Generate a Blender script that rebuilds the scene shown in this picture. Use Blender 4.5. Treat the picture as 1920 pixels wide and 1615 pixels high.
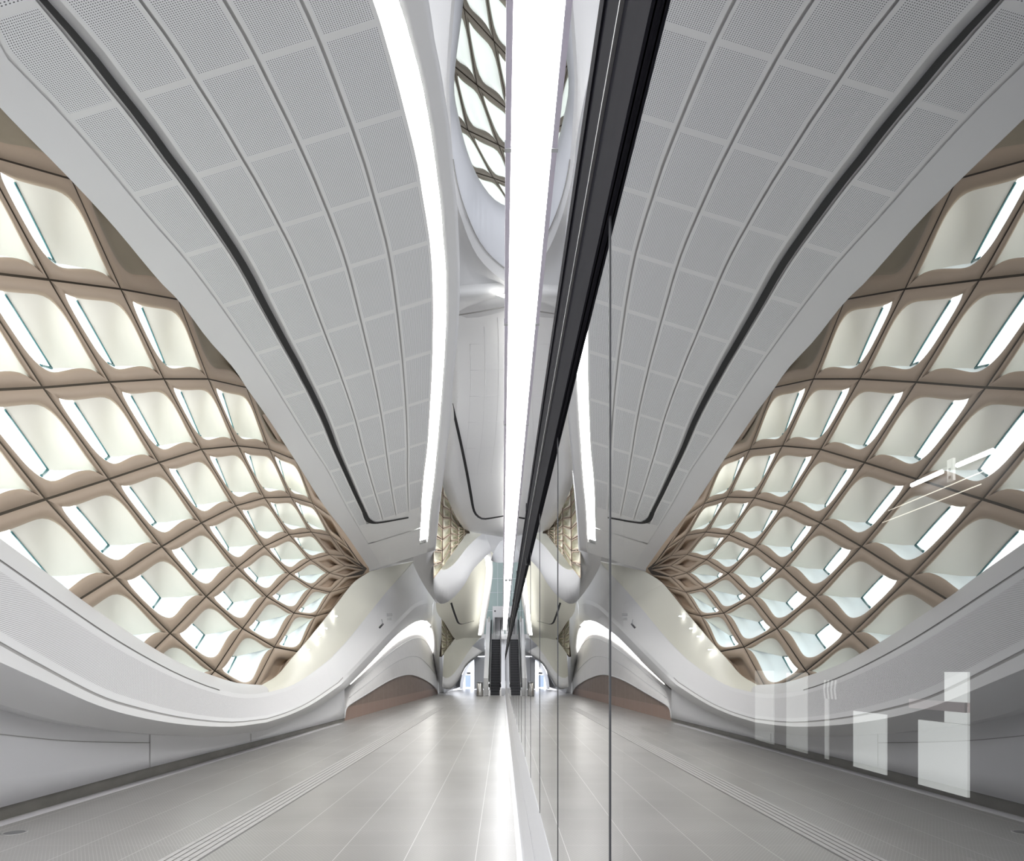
import bpy, bmesh, math
from math import radians, sin, cos, pi, sqrt
from mathutils import Vector

# ---------------------------------------------------------------- scene, camera, light, exposure
S = bpy.context.scene
COL = S.collection
for o in list(bpy.data.objects):
    bpy.data.objects.remove(o)
F, VX, VY, HC = 1300.0, 942.5, 1258.0, 1.6      # focal length in px, vanishing point, eye height
cam_d = bpy.data.cameras.new('camera')
cam = bpy.data.objects.new('camera', cam_d); COL.objects.link(cam)
cam.location = (0, 0, HC); cam.rotation_euler = (radians(90), 0, 0)
cam_d.sensor_fit = 'HORIZONTAL'; cam_d.sensor_width = 36.0
cam_d.lens = F / 1920 * 36.0
cam_d.shift_x = (960 - VX) / 1920.0
cam_d.shift_y = (VY - 807.5) / 1920.0
cam_d.clip_start = 0.02; cam_d.clip_end = 400
S.camera = cam
W = bpy.data.worlds.new('world'); S.world = W; W.use_nodes = True
W.node_tree.nodes['Background'].inputs[0].default_value = (0.93, 0.95, 1.0, 1)
W.node_tree.nodes['Background'].inputs[1].default_value = 0.78
S.view_settings.view_transform = 'Standard'
S.view_settings.look = 'None'
S.view_settings.exposure = 1.06
S.view_settings.gamma = 1.0
S.view_settings.use_curve_mapping = False
try:
    S.cycles.max_bounces = 10; S.cycles.diffuse_bounces = 5; S.cycles.glossy_bounces = 4
    S.cycles.transparent_max_bounces = 12; S.cycles.sample_clamp_indirect = 6.0
    S.cycles.use_denoising = True
except Exception:
    pass

E_STRIP, E_BOX, E_COF, E_COF2 = 13.0, 11.0, 1.25, 0.18

# ---------------------------------------------------------------- materials
MATS = {}
def mat(name, col, rough=0.5, metal=0.0, emit=0.0, ecol=None, spec=0.5):
    m = bpy.data.materials.new(name); m.use_nodes = True
    b = m.node_tree.nodes['Principled BSDF']
    b.inputs['Base Color'].default_value = (*col, 1)
    b.inputs['Roughness'].default_value = rough
    b.inputs['Metallic'].default_value = metal
    b.inputs['Specular IOR Level'].default_value = spec
    if emit:
        b.inputs['Emission Color'].default_value = (*(ecol or col), 1)
        b.inputs['Emission Strength'].default_value = emit
    MATS[name] = m
    return m
def noise_col(m, c1, c2, scale, detail=4, mapscale=(1, 1, 1)):
    nt = m.node_tree; N = nt.nodes; L = nt.links
    tc = N.new('ShaderNodeTexCoord'); mp = N.new('ShaderNodeMapping'); mp.inputs['Scale'].default_value = mapscale
    nz = N.new('ShaderNodeTexNoise'); nz.inputs['Scale'].default_value = scale; nz.inputs['Detail'].default_value = detail
    mx = N.new('ShaderNodeMix'); mx.data_type = 'RGBA'
    mx.inputs[6].default_value = (*c1, 1); mx.inputs[7].default_value = (*c2, 1)
    L.new(tc.outputs['Object'], mp.inputs[0]); L.new(mp.outputs[0], nz.inputs['Vector'])
    L.new(nz.outputs['Fac'], mx.inputs[0]); L.new(mx.outputs[2], N['Principled BSDF'].inputs['Base Color'])
    return mx
def math_node(nt, op, a, b=None, clamp=False):
    n = nt.nodes.new('ShaderNodeMath'); n.operation = op; n.use_clamp = clamp
    for i, v in enumerate((a, b)):
        if v is None: continue
        if isinstance(v, (int, float)): n.inputs[i].default_value = v
        else: nt.links.new(v, n.inputs[i])
    return n.outputs[0]
def perforated(name, col, hole, pitch, radius, stagger=False):
    m = mat(name, col, 0.55); nt = m.node_tree
    uv = nt.nodes.new('ShaderNodeUVMap'); uv.uv_map = 'UVMap'
    sp = nt.nodes.new('ShaderNodeSeparateXYZ'); nt.links.new(uv.outputs[0], sp.inputs[0])
    u, v = sp.outputs[0], sp.outputs[1]
    if stagger:
        u, v = math_node(nt, 'ADD', u, v), math_node(nt, 'SUBTRACT', u, v)
    fs = []
    for c in (u, v):
        x = math_node(nt, 'DIVIDE', c, pitch)
        x = math_node(nt, 'FRACT', x); x = math_node(nt, 'SUBTRACT', x, 0.5)
        fs.append(math_node(nt, 'MULTIPLY', x, x))
    d = math_node(nt, 'SQRT', math_node(nt, 'ADD', fs[0], fs[1]))
    k = math_node(nt, 'LESS_THAN', d, radius)
    mx = nt.nodes.new('ShaderNodeMix'); mx.data_type = 'RGBA'
    mx.inputs[6].default_value = (*col, 1); mx.inputs[7].default_value = (*hole, 1)
    nt.links.new(k, mx.inputs[0]); nt.links.new(mx.outputs[2], nt.nodes['Principled BSDF'].inputs['Base Color'])
    return m

mat('white', (0.80, 0.80, 0.80), 0.45)
noise_col(MATS['white'], (0.705, 0.705, 0.71), (0.735, 0.735, 0.735), 0.7)
mat('white_cool', (0.78, 0.80, 0.84), 0.45)
noise_col(MATS['white_cool'], (0.77, 0.79, 0.835), (0.795, 0.81, 0.845), 0.6)
mat('cream', (0.80, 0.79, 0.68), 0.45)  # white paint with the warm light of the bay ends put into its colour
noise_col(MATS['cream'], (0.80, 0.79, 0.67), (0.83, 0.82, 0.73), 0.4)
mat('ceiling_plain', (0.76, 0.76, 0.75), 0.5)
noise_col(MATS['ceiling_plain'], (0.75, 0.75, 0.74), (0.77, 0.77, 0.765), 0.8)
mat('ceiling_gap', (0.66, 0.66, 0.655), 0.6)
perforated('ceiling_perf', (0.78, 0.785, 0.79), (0.10, 0.10, 0.105), 0.027, 0.25)
perforated('ribbon_perf', (0.73, 0.725, 0.73), (0.15, 0.145, 0.15), 0.036, 0.26, True)
mat('seam', (0.38, 0.37, 0.36), 0.7)
mat('black', (0.012, 0.012, 0.013), 0.6)
mat('joint', (0.05, 0.035, 0.022), 0.8)
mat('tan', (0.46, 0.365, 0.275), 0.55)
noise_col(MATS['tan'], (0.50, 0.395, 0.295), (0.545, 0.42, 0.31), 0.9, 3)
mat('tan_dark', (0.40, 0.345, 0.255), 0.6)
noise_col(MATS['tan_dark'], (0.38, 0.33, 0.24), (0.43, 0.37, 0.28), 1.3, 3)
mat('hood', (0.82, 0.78, 0.69), 0.6)
noise_col(MATS['hood'], (0.82, 0.775, 0.70), (0.85, 0.81, 0.735), 1.2, 3)
mat('cell_lit', (0.92, 0.96, 0.95), 0.5, emit=E_COF, ecol=(0.95, 1.0, 0.98))
mat('cell_lit_low', (0.86, 0.92, 0.93), 0.5, emit=E_COF2, ecol=(0.86, 0.97, 1.0))
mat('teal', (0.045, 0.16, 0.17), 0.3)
mat('strip', (1, 1, 1), 0.5, emit=E_STRIP, ecol=(1.0, 0.99, 0.96))
mat('box_lit', (1, 1, 1), 0.5, emit=E_BOX, ecol=(1.0, 1.0, 1.0))
mat('cove_lit', (1, 1, 1), 0.5, emit=4.0, ecol=(1.0, 0.98, 0.93))
mat('lilac', (0.55, 0.51, 0.60), 0.4)
mat('beam', (0.012, 0.012, 0.015), 0.7, spec=0.02)
noise_col(MATS['beam'], (0.010, 0.010, 0.014), (0.022, 0.021, 0.026), 1.1, 6, (6, 0.5, 6))
mat('rubber', (0.02, 0.02, 0.022), 0.5)
mat('steel', (0.62, 0.61, 0.59), 0.28, 0.9)
mat('steel_dark', (0.30, 0.30, 0.30), 0.4, 0.8)
mat('step', (0.018, 0.019, 0.024), 0.45)
mat('step_edge', (0.10, 0.10, 0.115), 0.4)
mat('wall_white', (0.80, 0.80, 0.815), 0.4)
noise_col(MATS['wall_white'], (0.79, 0.79, 0.805), (0.815, 0.815, 0.825), 0.5)
mat('baseboard', (0.16, 0.15, 0.13), 0.45)
noise_col(MATS['baseboard'], (0.10, 0.097, 0.085), (0.27, 0.255, 0.225), 5.0, 6, (1, 0.4, 1))
mat('curb', (0.42, 0.41, 0.42), 0.4)
mat('niche_white', (0.80, 0.79, 0.78), 0.5)
noise_col(MATS['niche_white'], (0.70, 0.685, 0.675), (0.84, 0.83, 0.82), 3.0, 5, (4, 4, 0.25))
mat('niche_stone', (0.40, 0.29, 0.235), 0.5)
mat('tunnel', (0.045, 0.045, 0.047), 0.8)
mat('tunnel_mid', (0.10, 0.095, 0.09), 0.8)
mat('lit_panel', (0.8, 0.8, 0.78), 0.6, emit=0.25, ecol=(0.95, 0.96, 0.93))
mat('lit_panel_dim', (0.6, 0.6, 0.58), 0.6, emit=0.10, ecol=(0.95, 0.95, 0.9))
mat('tube', (1, 1, 1), 0.5, emit=14.0)
mat('cable', (0.8, 0.75, 0.65), 0.5, emit=0.55, ecol=(1, 0.93, 0.8))
mat('pink_bar', (0.42, 0.33, 0.33), 0.6)
mat('green_glass', (0.38, 0.47, 0.46), 0.25)
mat('strip_far', (1, 1, 1), 0.5, emit=2.4, ecol=(1.0, 0.99, 0.96))
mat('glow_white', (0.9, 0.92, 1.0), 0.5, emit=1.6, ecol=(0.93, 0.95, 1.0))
mat('blue_glass', (0.50, 0.63, 0.85), 0.2, emit=0.25, ecol=(0.6, 0.75, 1.0))
mat('tactile', (0.48, 0.465, 0.45), 0.45)
mat('tactile_line', (0.20, 0.195, 0.19), 0.6)
mat('sill', (0.80, 0.80, 0.82), 0.25)
mat('camera_dark', (0.06, 0.06, 0.065), 0.4)
mat('camera_grey', (0.42, 0.42, 0.43), 0.5)
mat('downlight', (1, 1, 1), 0.5, emit=12.0)
mat('drain', (0.55, 0.54, 0.52), 0.3, 0.7)

# stone niche panels: upright joints
def niche_joints():
    m = MATS['niche_stone']; nt = m.node_tree; N = nt.nodes; L = nt.links
    mx = noise_col(m, (0.19, 0.135, 0.108), (0.27, 0.20, 0.16), 2.0, 6, (1, 0.6, 3))
    tc = N.new('ShaderNodeTexCoord'); sp = N.new('ShaderNodeSeparateXYZ'); L.new(tc.outputs['Object'], sp.inputs[0])
    fy = math_node(nt, 'FRACT', math_node(nt, 'DIVIDE', sp.outputs[1], 0.95))
    k = math_node(nt, 'LESS_THAN', fy, 0.035)
    z = math_node(nt, 'LESS_THAN', sp.outputs[2], 0.42)
    m2 = N.new('ShaderNodeMix'); m2.data_type = 'RGBA'; L.new(z, m2.inputs[0]); L.new(mx.outputs[2], m2.inputs[6])
    m2.inputs[7].default_value = (0.33, 0.225, 0.18, 1)
    m3 = N.new('ShaderNodeMix'); m3.data_type = 'RGBA'; L.new(k, m3.inputs[0]); L.new(m2.outputs[2], m3.inputs[6])
    m3.inputs[7].default_value = (0.34, 0.28, 0.24, 1)
    L.new(m3.outputs[2], N['Principled BSDF'].inputs['Base Color'])
niche_joints()

# polished floor: large tiles with pale joints and a fine diamond relief
def floor_mat():
    m = mat('floor', (0.30, 0.29, 0.275), 0.27); nt = m.node_tree; N = nt.nodes; L = nt.links
    b = N['Principled BSDF']
    tc = N.new('ShaderNodeTexCoord'); sp = N.new('ShaderNodeSeparateXYZ'); L.new(tc.outputs['Object'], sp.inputs[0])
    X, Y = sp.outputs[0], sp.outputs[1]
    nz = N.new('ShaderNodeTexNoise'); nz.inputs['Scale'].default_value = 0.8; nz.inputs['Detail'].default_value = 6
    L.new(tc.outputs['Object'], nz.inputs['Vector'])
    mx = N.new('ShaderNodeMix'); mx.data_type = 'RGBA'; L.new(nz.outputs['Fac'], mx.inputs[0])
    mx.inputs[6].default_value = (0.255, 0.247, 0.233, 1); mx.inputs[7].default_value = (0.315, 0.305, 0.29, 1)
    def line(c, off, per, w):
        f = math_node(nt, 'FRACT', math_node(nt, 'DIVIDE', math_node(nt, 'ADD', c, off), per))
        return math_node(nt, 'LESS_THAN', f, w / per)
    jx = line(X, 0.235 + 60.0, 0.6, 0.007); jy = line(Y, 0.0, 0.577, 0.006)
    j = math_node(nt, 'MAXIMUM', jx, math_node(nt, 'MULTIPLY', jy, 0.55))
    # diamond relief
    s = math_node(nt, 'ADD', math_node(nt, 'MULTIPLY', X, 1.6), Y); d = math_node(nt, 'SUBTRACT', math_node(nt, 'MULTIPLY', X, 1.6), Y)
    l1 = line(s, 50.0, 0.055, 0.010); l2 = line(d, 50.0, 0.055, 0.010)
    dm = math_node(nt, 'MULTIPLY', math_node(nt, 'MAXIMUM', l1, l2), 0.6)
    nb = N.new('ShaderNodeTexNoise'); nb.inputs['Scale'].default_value = 0.55; L.new(tc.outputs['Object'], nb.inputs['Vector'])
    area = math_node(nt, 'MULTIPLY', math_node(nt, 'SUBTRACT', nb.outputs['Fac'], 0.34, True), 2.6, True)
    dm = math_node(nt, 'MULTIPLY', dm, area)
    fac = math_node(nt, 'MAXIMUM', j, dm)
    m2 = N.new('ShaderNodeMix'); m2.data_type = 'RGBA'; L.new(fac, m2.inputs[0]); L.new(mx.outputs[2], m2.inputs[6])
    m2.inputs[7].default_value = (0.58, 0.57, 0.55, 1)
    L.new(m2.outputs[2], b.inputs['Base Color'])
    n3 = N.new('ShaderNodeTexNoise'); n3.inputs['Scale'].default_value = 1.7; n3.inputs['Detail'].default_value = 5
    L.new(tc.outputs['Object'], n3.inputs['Vector'])
    r = math_node(nt, 'ADD', math_node(nt, 'MULTIPLY', n3.outputs['Fac'], 0.06), 0.27)
    L.new(r, b.inputs['Roughness'])
floor_mat()

# coated platform-screen glass: strongly reflecting, more so at grazing angles
def glass_mat():
    m = bpy.data.materials.new('screen_glass'); m.use_nodes = True; nt = m.node_tree; N = nt.nodes; L = nt.links
    N.clear()
    out = N.new('ShaderNodeOutputMaterial'); gl = N.new('ShaderNodeBsdfGlossy'); gl.inputs['Roughness'].default_value = 0.0
    gl.inputs['Color'].default_value = (0.985, 0.985, 0.99, 1)
    tr = N.new('ShaderNodeBsdfTransparent'); tr.inputs['Color'].default_value = (0.93, 0.95, 0.95, 1)
    lw = N.new('ShaderNodeLayerWeight'); lw.inputs['Blend'].default_value = 0.5
    f = math_node(nt, 'SUBTRACT', math_node(nt, 'MULTIPLY', lw.outputs['Facing'], 1.10), 0.05, True)
    f = math_node(nt, 'MINIMUM', f, 0.95)
    mx = N.new('ShaderNodeMixShader'); L.new(f, mx.inputs[0]); L.new(tr.outputs[0], mx.inputs[1]); L.new(gl.outputs[0], mx.inputs[2])
    L.new(mx.outputs[0], out.inputs[0]); MATS['screen_glass'] = m
    m = bpy.data.materials.new('clear_back'); m.use_nodes = True; nt = m.node_tree; N = nt.nodes; N.clear()
    out = N.new('ShaderNodeOutputMaterial'); tr = N.new('ShaderNodeBsdfTransparent'); tr.inputs['Color'].default_value = (0.97, 0.98, 0.98, 1)
    nt.links.new(tr.outputs[0], out.inputs[0]); MATS['clear_back'] = m
    m = mat('clear_glass', (0.85, 0.92, 0.92), 0.05); m.node_tree.nodes['Principled BSDF'].inputs['Alpha'].default_value = 0.35
glass_mat()

# ---------------------------------------------------------------- helpers
def P(px, py, Z):                              # a point seen at (px, py) standing Z metres down the platform
    return Vector(((px - VX) / F * Z, Z, HC + (VY - py) / F * Z))
def on_plane(px, py, a, b, c=0.0):             # the seen point on the upright surface X = a + b*Z + c*z
    kx, kz = (px - VX) / F, (VY - py) / F
    Z = (a + c * HC) / (kx - b - c * kz)
    return P(px, py, Z)
def on_floor(px, py, z=0.0):
    return P(px, py, F * (HC - z) / (py - VY))

def link(name, me, mats, parent=None):
    o = bpy.data.objects.new(name, me); COL.objects.link(o)
    for m in (mats if isinstance(mats, (list, tuple)) else [mats]):
        me.materials.append(MATS[m])
    if parent is not None:
        o.parent = parent
        o.matrix_parent_inverse = parent.matrix_world.inverted() if False else o.matrix_parent_inverse
    return o
def from_bm(name, bm, mats, parent=None, smooth=False, normals=True):
    if normals: bmesh.ops.recalc_face_normals(bm, faces=bm.faces[:])
    me = bpy.data.meshes.new(name); bm.to_mesh(me); bm.free()
    if smooth:
        for p in me.polygons: p.use_smooth = True
    org = Vector((0, 0, 0))
    if parent is not None: org = parent.location
    o = link(name, me, mats, parent)
    if parent is not None and org.length > 0: me.transform(__import__('mathutils').Matrix.Translation(-org))
    return o
def tag(o, label, cat, group=None):
    o['label'] = label; o['category'] = cat
    if group: o['group'] = group
    return o
def structure(o): o['kind'] = 'structure'; return o
def empty(name, loc=(0, 0, 0)):
    o = bpy.data.objects.new(name, None); COL.objects.link(o); o.location = loc; o.empty_display_size = 0.1
    return o
def grid(rows, bm=None, uvs=None, mi=0):
    """rows: list of equally long lists of points"""
    bm = bm or bmesh.new()
    V = [[bm.verts.new(p) for p in r] for r in rows]
    uvl = bm.loops.layers.uv.new('UVMap') if uvs else None
    for i in range(len(V) - 1):
        for j in range(len(V[0]) - 1):
            try: f = bm.faces.new((V[i][j], V[i][j+1], V[i+1][j+1], V[i+1][j]))
            except ValueError: continue
            f.material_index = mi; f.smooth = True
            if uvs:
                for lp, (a, b) in zip(f.loops, ((i, j), (i, j+1), (i+1, j+1), (i+1, j))):
                    lp[uvl].uv = uvs[a][b]
    return bm
def solid(o, t, off=-1.0):
    md = o.modifiers.new('thickness', 'SOLIDIFY'); md.thickness = t; md.offset = off; md.use_even_offset = False
    return o
def box(bm, lo, hi, mi=0, bevel=0.0):
    x0, y0, z0 = lo; x1, y1, z1 = hi
    vs = [bm.verts.new(p) for p in ((x0,y0,z0),(x1,y0,z0),(x1,y1,z0),(x0,y1,z0),(x0,y0,z1),(x1,y0,z1),(x1,y1,z1),(x0,y1,z1))]
    fs = []
    for q in ((0,3,2,1),(4,5,6,7),(0,1,5,4),(1,2,6,5),(2,3,7,6),(3,0,4,7)):
        f = bm.faces.new([vs[i] for i in q]); f.material_index = mi; fs.append(f)
    if bevel:
        es = list({e for f in fs for e in f.edges})
        bmesh.ops.bevel(bm, geom=es, offset=bevel, segments=2, affect='EDGES', profile=0.5)
    return bm
def boxes(name, lst, mats, parent=None, bevel=0.0):
    bm = bmesh.new()
    for l in lst: box(bm, l[0], l[1], l[2] if len(l) > 2 else 0, bevel)
    return from_bm(name, bm, mats, parent)
def tube(bm, pts, r, n=8, closed=True, mi=0):
    pts = [Vector(p) for p in pts]; rings = []
    for i, p in enumerate(pts):
        d = (pts[min(i+1, len(pts)-1)] - pts[max(i-1, 0)]).normalized()
        a = d.cross(Vector((0, 0, 1))); 
        if a.length < 1e-4: a = d.cross(Vector((1, 0, 0)))
        a.normalize(); b = d.cross(a)
        rings.append([bm.verts.new(p + (a * cos(2*pi*k/n) + b * sin(2*pi*k/n)) * r) for k in range(n)])
    for i in range(len(rings) - 1):
        for k in range(n):
            f = bm.faces.new((rings[i][k], rings[i][(k+1) % n], rings[i+1][(k+1) % n], rings[i+1][k])); f.smooth = True; f.material_index = mi
    if closed:
        bm.faces.new(rings[0][::-1]).material_index = mi; bm.faces.new(rings[-1]).material_index = mi
    return bm
def interp(tab, v):
    if v <= tab[0][0]: a, b = tab[0], tab[1]
    elif v >= tab[-1][0]: a, b = tab[-2], tab[-1]
    else:
        for a, b in zip(tab, tab[1:]):
            if a[0] <= v <= b[0]: break
    t = (v - a[0]) / (b[0] - a[0])
    return a[1] + (b[1] - a[1]) * t
def interp_s(tab, v):
    """smooth interpolation with slopes taken from the neighbours"""
    n = len(tab)
    if v <= tab[1][0] or v >= tab[-2][0]: return interp(tab, v)
    for i in range(1, n - 2):
        if tab[i][0] <= v <= tab[i+1][0]: break
    (x0, y0), (x1, y1), (x2, y2), (x3, y3) = tab[i-1:i+3]
    h = x2 - x1; t = (v - x1) / h
    def sl(a, b, c):
        d0, d1 = (b[1] - a[1]) / (b[0] - a[0]), (c[1] - b[1]) / (c[0] - b[0])
        return 0 if d0 * d1 <= 0 else 2 * d0 * d1 / (d0 + d1)
    m1 = sl(tab[i-1], tab[i], tab[i+1]); m2 = sl(tab[i], tab[i+1], tab[i+2])
    return (2*t**3 - 3*t*t + 1) * y1 + (t**3 - 2*t*t + t) * h * m1 + (-2*t**3 + 3*t*t) * y2 + (t**3 - t*t) * h * m2
def resample(pts, n):
    """n points equally spaced along a polyline smoothed by Catmull-Rom"""
    pts = [tuple(map(float, p)) for p in pts]; k = len(pts[0]); dense = []
    ext = [tuple(2*pts[0][c] - pts[1][c] for c in range(k))] + pts + [tuple(2*pts[-1][c] - pts[-2][c] for c in range(k))]
    for i in range(1, len(ext) - 2):
        p0, p1, p2, p3 = ext[i-1:i+3]
        for s in range(10):
            t = s / 10
            dense.append(tuple(0.5*((2*p1[c]) + (-p0[c]+p2[c])*t + (2*p0[c]-5*p1[c]+4*p2[c]-p3[c])*t*t + (-p0[c]+3*p1[c]-3*p2[c]+p3[c])*t**3) for c in range(k)))
    dense.append(pts[-1])
    L = [0.0]
    for a, b in zip(dense, dense[1:]): L.append(L[-1] + sqrt(sum((a[c]-b[c])**2 for c in range(k))))
    out = []; j = 0
    for i in range(n):
        d = L[-1] * i / (n - 1)
        while j < len(L) - 2 and L[j+1] < d: j += 1
        t = (d - L[j]) / max(L[j+1] - L[j], 1e-9)
        out.append(tuple(dense[j][c] + (dense[j+1][c] - dense[j][c]) * t for c in range(k)))
    return out
def lerp(a, b, t): return tuple(x + (y - x) * t for x, y in zip(a, b))

ORD = ['first', 'second', 'third', 'fourth', 'fifth', 'sixth', 'seventh', 'eighth', 'ninth', 'tenth', 'eleventh', 'twelfth']
GX = 0.168                                      # the plane of the platform screen

# ================================================================ SETTING: floor
bm = bmesh.new()
box(bm, (-9.0, -4.0, -0.3), (GX + 0.04, 64.0, 0.0))
structure(from_bm('floor', bm, 'floor'))
# ---- tactile guidance strip
bm = bmesh.new(); bm2 = bmesh.new()
box(bm, (-2.905, -1.0, -0.02), (-2.555, 30.0, 0.0025), 1)
for k in range(5):
    x = -2.895 + k * 0.0685
    y = -1.0
    while y < 30.0:
        box(bm, (x, y, 0.0), (x + 0.050, y + 0.280, 0.006)); y += 0.288
structure(from_bm('trim_1', bm, ['tactile', 'tactile_line']))
# ---- pale strip along the foot of the wall
def wallX(Z): return -5.5 + 0.0235 * Z
rows = []
for Z in (3, 6, 9, 12, 15, 18, 21.0):
    rows.append([Vector((wallX(Z) + 0.02, Z, 0.006)), Vector((wallX(Z) + 0.17, Z, 0.006)), Vector((wallX(Z) + 0.175, Z, -0.01))])
structure(from_bm('trim_2', grid(rows), 'curb'))

# ================================================================ CEILING of the near bay
SLOT = [(-420,-270),(-250,-128),(-100,-5),(0,82.6),(86,159.5),(166.7,222),(229,271),(294,317.7),(346,357),(398,393),(420,407.5),(459,433.6),(508.5,463.5),(571,496),(605,514.5),(644,535.5),(678,554.7),(706,569),(732.5,583),(795,612),(838,628),(890,650.5),(931,668.8),(962.6,683.5),(1020,703),(1080,722)]
SL = [(-420,500),(-250,587),(-100,664),(0,704.4),(52,721),(104,735.7),(156,750),(208,763),(260,776),(312.5,787.8),(364.6,795.6),(420,804.7),(472,811),(524,813.8),(576,815),(654,813.8),(719.5,811),(784.6,807),(840,803),(895,796),(960,790.6),(1017.5,787),(1080,783)]
SR = [(-420,563),(-250,643),(-100,712),(0,747.4),(31,757.8),(86,773),(146,789),(198,799.5),(260,810),(325.5,819),(390.6,826.8),(446,830.7),(511,836),(576,836.7),(641,834.6),(719.5,829.4),(784.6,824),(840,819),(895,814),(960,806),(1017,802),(1080,798)]
BR = [(-420,705),(-250,745),(-100,780),(0,804.7),(60,812.5),(112,823),(190,836),(260,846),(325.5,850),(377.6,856.8),(459,860.7),(511,862),(589,860.7),(641,856.8),(706,850),(771.6,846),(890,832),(960,823),(1051,814),(1080,810)]
GROOVE = [(-420,-640),(-100,-80),(88.5,0),(182,86),(260,156),(419,289),(485,346),(579,416.7),(701,500),(756,534),(831.5,580.7),(882,613.5),(936.8,642),(991.5,673),(1030.5,697),(1067,717.7),(1080,724)]
EDGE = [(-420,-760),(-100,-260),(200,0),(333,130),(417,208),(534.6,307),(562,334.6),(636,390.6),(696,443),(726,462),(780,500),(840,539),(862.5,553.6),(948.5,608),(996.7,645),(1048.8,681),(1071,695.6),(1080,702)]
SLOPE = 0.31
# distance down the platform against the height at which the slot is seen; the panel joints stand 1.4 m apart
ZTAB = [(-420,5.2),(-250,5.75),(0,6.85),(187,8.25),(336,9.65),(454,11.05),(553,12.45),(646,13.85),(730,15.25),(807,16.65),(877,18.05),(937,19.45),(975,20.6),(1018,22.2),(1070,24.5),(1110,27)]
YTAB = [(z, y) for y, z in ZTAB]
def zceil(x, y):
    ye = y
    for _ in range(30):
        ye = 0.5 * ye + 0.5 * (y + SLOPE * (x - interp_s(SLOT, ye)))
    return interp_s(ZTAB, ye)
def curve_x(s, y):
    """longitudinal curves of the vault, from the lattice edge (s=-2) to its inner rim (s=3)"""
    if s <= -1: return interp_s(EDGE, y) + (interp_s(GROOVE, y) - interp_s(EDGE, y)) * (s + 2)
    if s <= 0: return interp_s(GROOVE, y) + (interp_s(SLOT, y) - interp_s(GROOVE, y)) * (s + 1)
    if s <= 1: return interp_s(SLOT, y) + (interp_s(SL, y) - interp_s(SLOT, y)) * s
    if s <= 2: return interp_s(SL, y) + (interp_s(SR, y) - interp_s(SL, y)) * (s - 1)
    return interp_s(SR, y) + (interp_s(BR, y) - interp_s(SR, y)) * (s - 2)
def ceil_pt(s, Z, lift=0.0):
    ye = interp_s(YTAB, Z); xs = interp_s(SLOT, ye); y = ye; x = xs
    for _ in range(40):
        x = curve_x(s, y); y = 0.5 * y + 0.5 * (ye - SLOPE * (x - xs))
    p = P(x, y, Z); p.z += lift
    return p
ZS = [5.2 + 0.35 * k for k in range(54)] + [24.1]          # stations down to the end of the vault
ss = [-2, -1.5, -1] + [-1 + 0.25 * k for k in range(1, 5)] + [0.15 * k for k in range(1, 7)] + [1.0]
ceil_o = structure(from_bm('ceiling', grid([[ceil_pt(s, Z, 0.024 if -1 < s <= 1 else 0.0) for s in ss] for Z in ZS]), 'ceiling_gap', smooth=True))
solid(ceil_o, 0.25, 1.0)
# plain borders: edge band, inner band beyond the light
o = from_bm('edge_band', grid([[ceil_pt(s, Z, -0.012) for s in (-2, -1.75, -1.5, -1.25, -1.0)] for Z in ZS]), 'white', ceil_o, True)
o = from_bm('inner_band', grid([[ceil_pt(s, Z, -0.012) for s in (2.0, 2.25, 2.5, 2.75, 3.0)] for Z in ZS]), 'white', ceil_o, True); solid(o, 0.45, 1.0)
o = from_bm('plain_end', grid([[ceil_pt(s, Z, -0.012) for s in (-1.0, -0.5, 0, 0.25, 0.5, 0.75, 1.0)] for Z in (22.15, 22.8, 23.4, 24.1)]), 'ceiling_plain', ceil_o, True)
o = from_bm('plain_end', grid([[ceil_pt(s, Z, 0.0) for s in (-0.145, 0.04, 0.25, 0.5, 0.75, 1.0)] for Z in (20.85, 21.3, 21.7, 22.15)]), 'ceiling_plain', ceil_o, True)
# perforated panels
COLS = [(-0.97, -0.14), (0.047, 0.284), (0.296, 0.537), (0.549, 0.769), (0.781, 0.992)]
ZJ = [5.45 + 1.4 * k for k in range(12)]
for k, (s0, s1) in enumerate(COLS):
    for r in range(len(ZJ)):
        z0, z1 = ZJ[r], ZJ[r] + 1.4
        if r == len(ZJ) - 1: z1 = 22.1
        if k > 0 and z0 > 20.4: continue
        n = 5
        pts = [[ceil_pt(s0 + (s1 - s0) * a / (n - 1), z0 + (z1 - z0) * b / (n - 1)) for a in range(n)] for b in range(n)]
        wid = (pts[2][-1] - pts[2][0]).length; lon = (pts[-1][2] - pts[0][2]).length
        m = 0.045
        us = [0, m] + [m + (wid - 2*m) * q / 4 for q in range(1, 4)] + [wid - m, wid]
        vs = [0, m] + [m + (lon - 2*m) * q / 4 for q in range(1, 4)] + [lon - m, lon]
        P2 = [[ceil_pt(s0 + (s1 - s0) * u / wid, z0 + (z1 - z0) * v / lon) for u in us] for v in vs]
        U2 = [[(u, v) for u in us] for v in vs]
        b2 = grid(P2, uvs=U2); b2.faces.ensure_lookup_table()
        nc = len(us) - 1
        for fi, f in enumerate(b2.faces):
            i, j = divmod(fi, nc)
            f.material_index = 1 if (0 < i < nc - 1 and 0 < j < nc - 1 and not (k == 0 and z0 > 20.3)) else 0
        from_bm('perforated_panel', b2, ['ceiling_plain', 'ceiling_perf'], ceil_o, True, normals=True)
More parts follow.
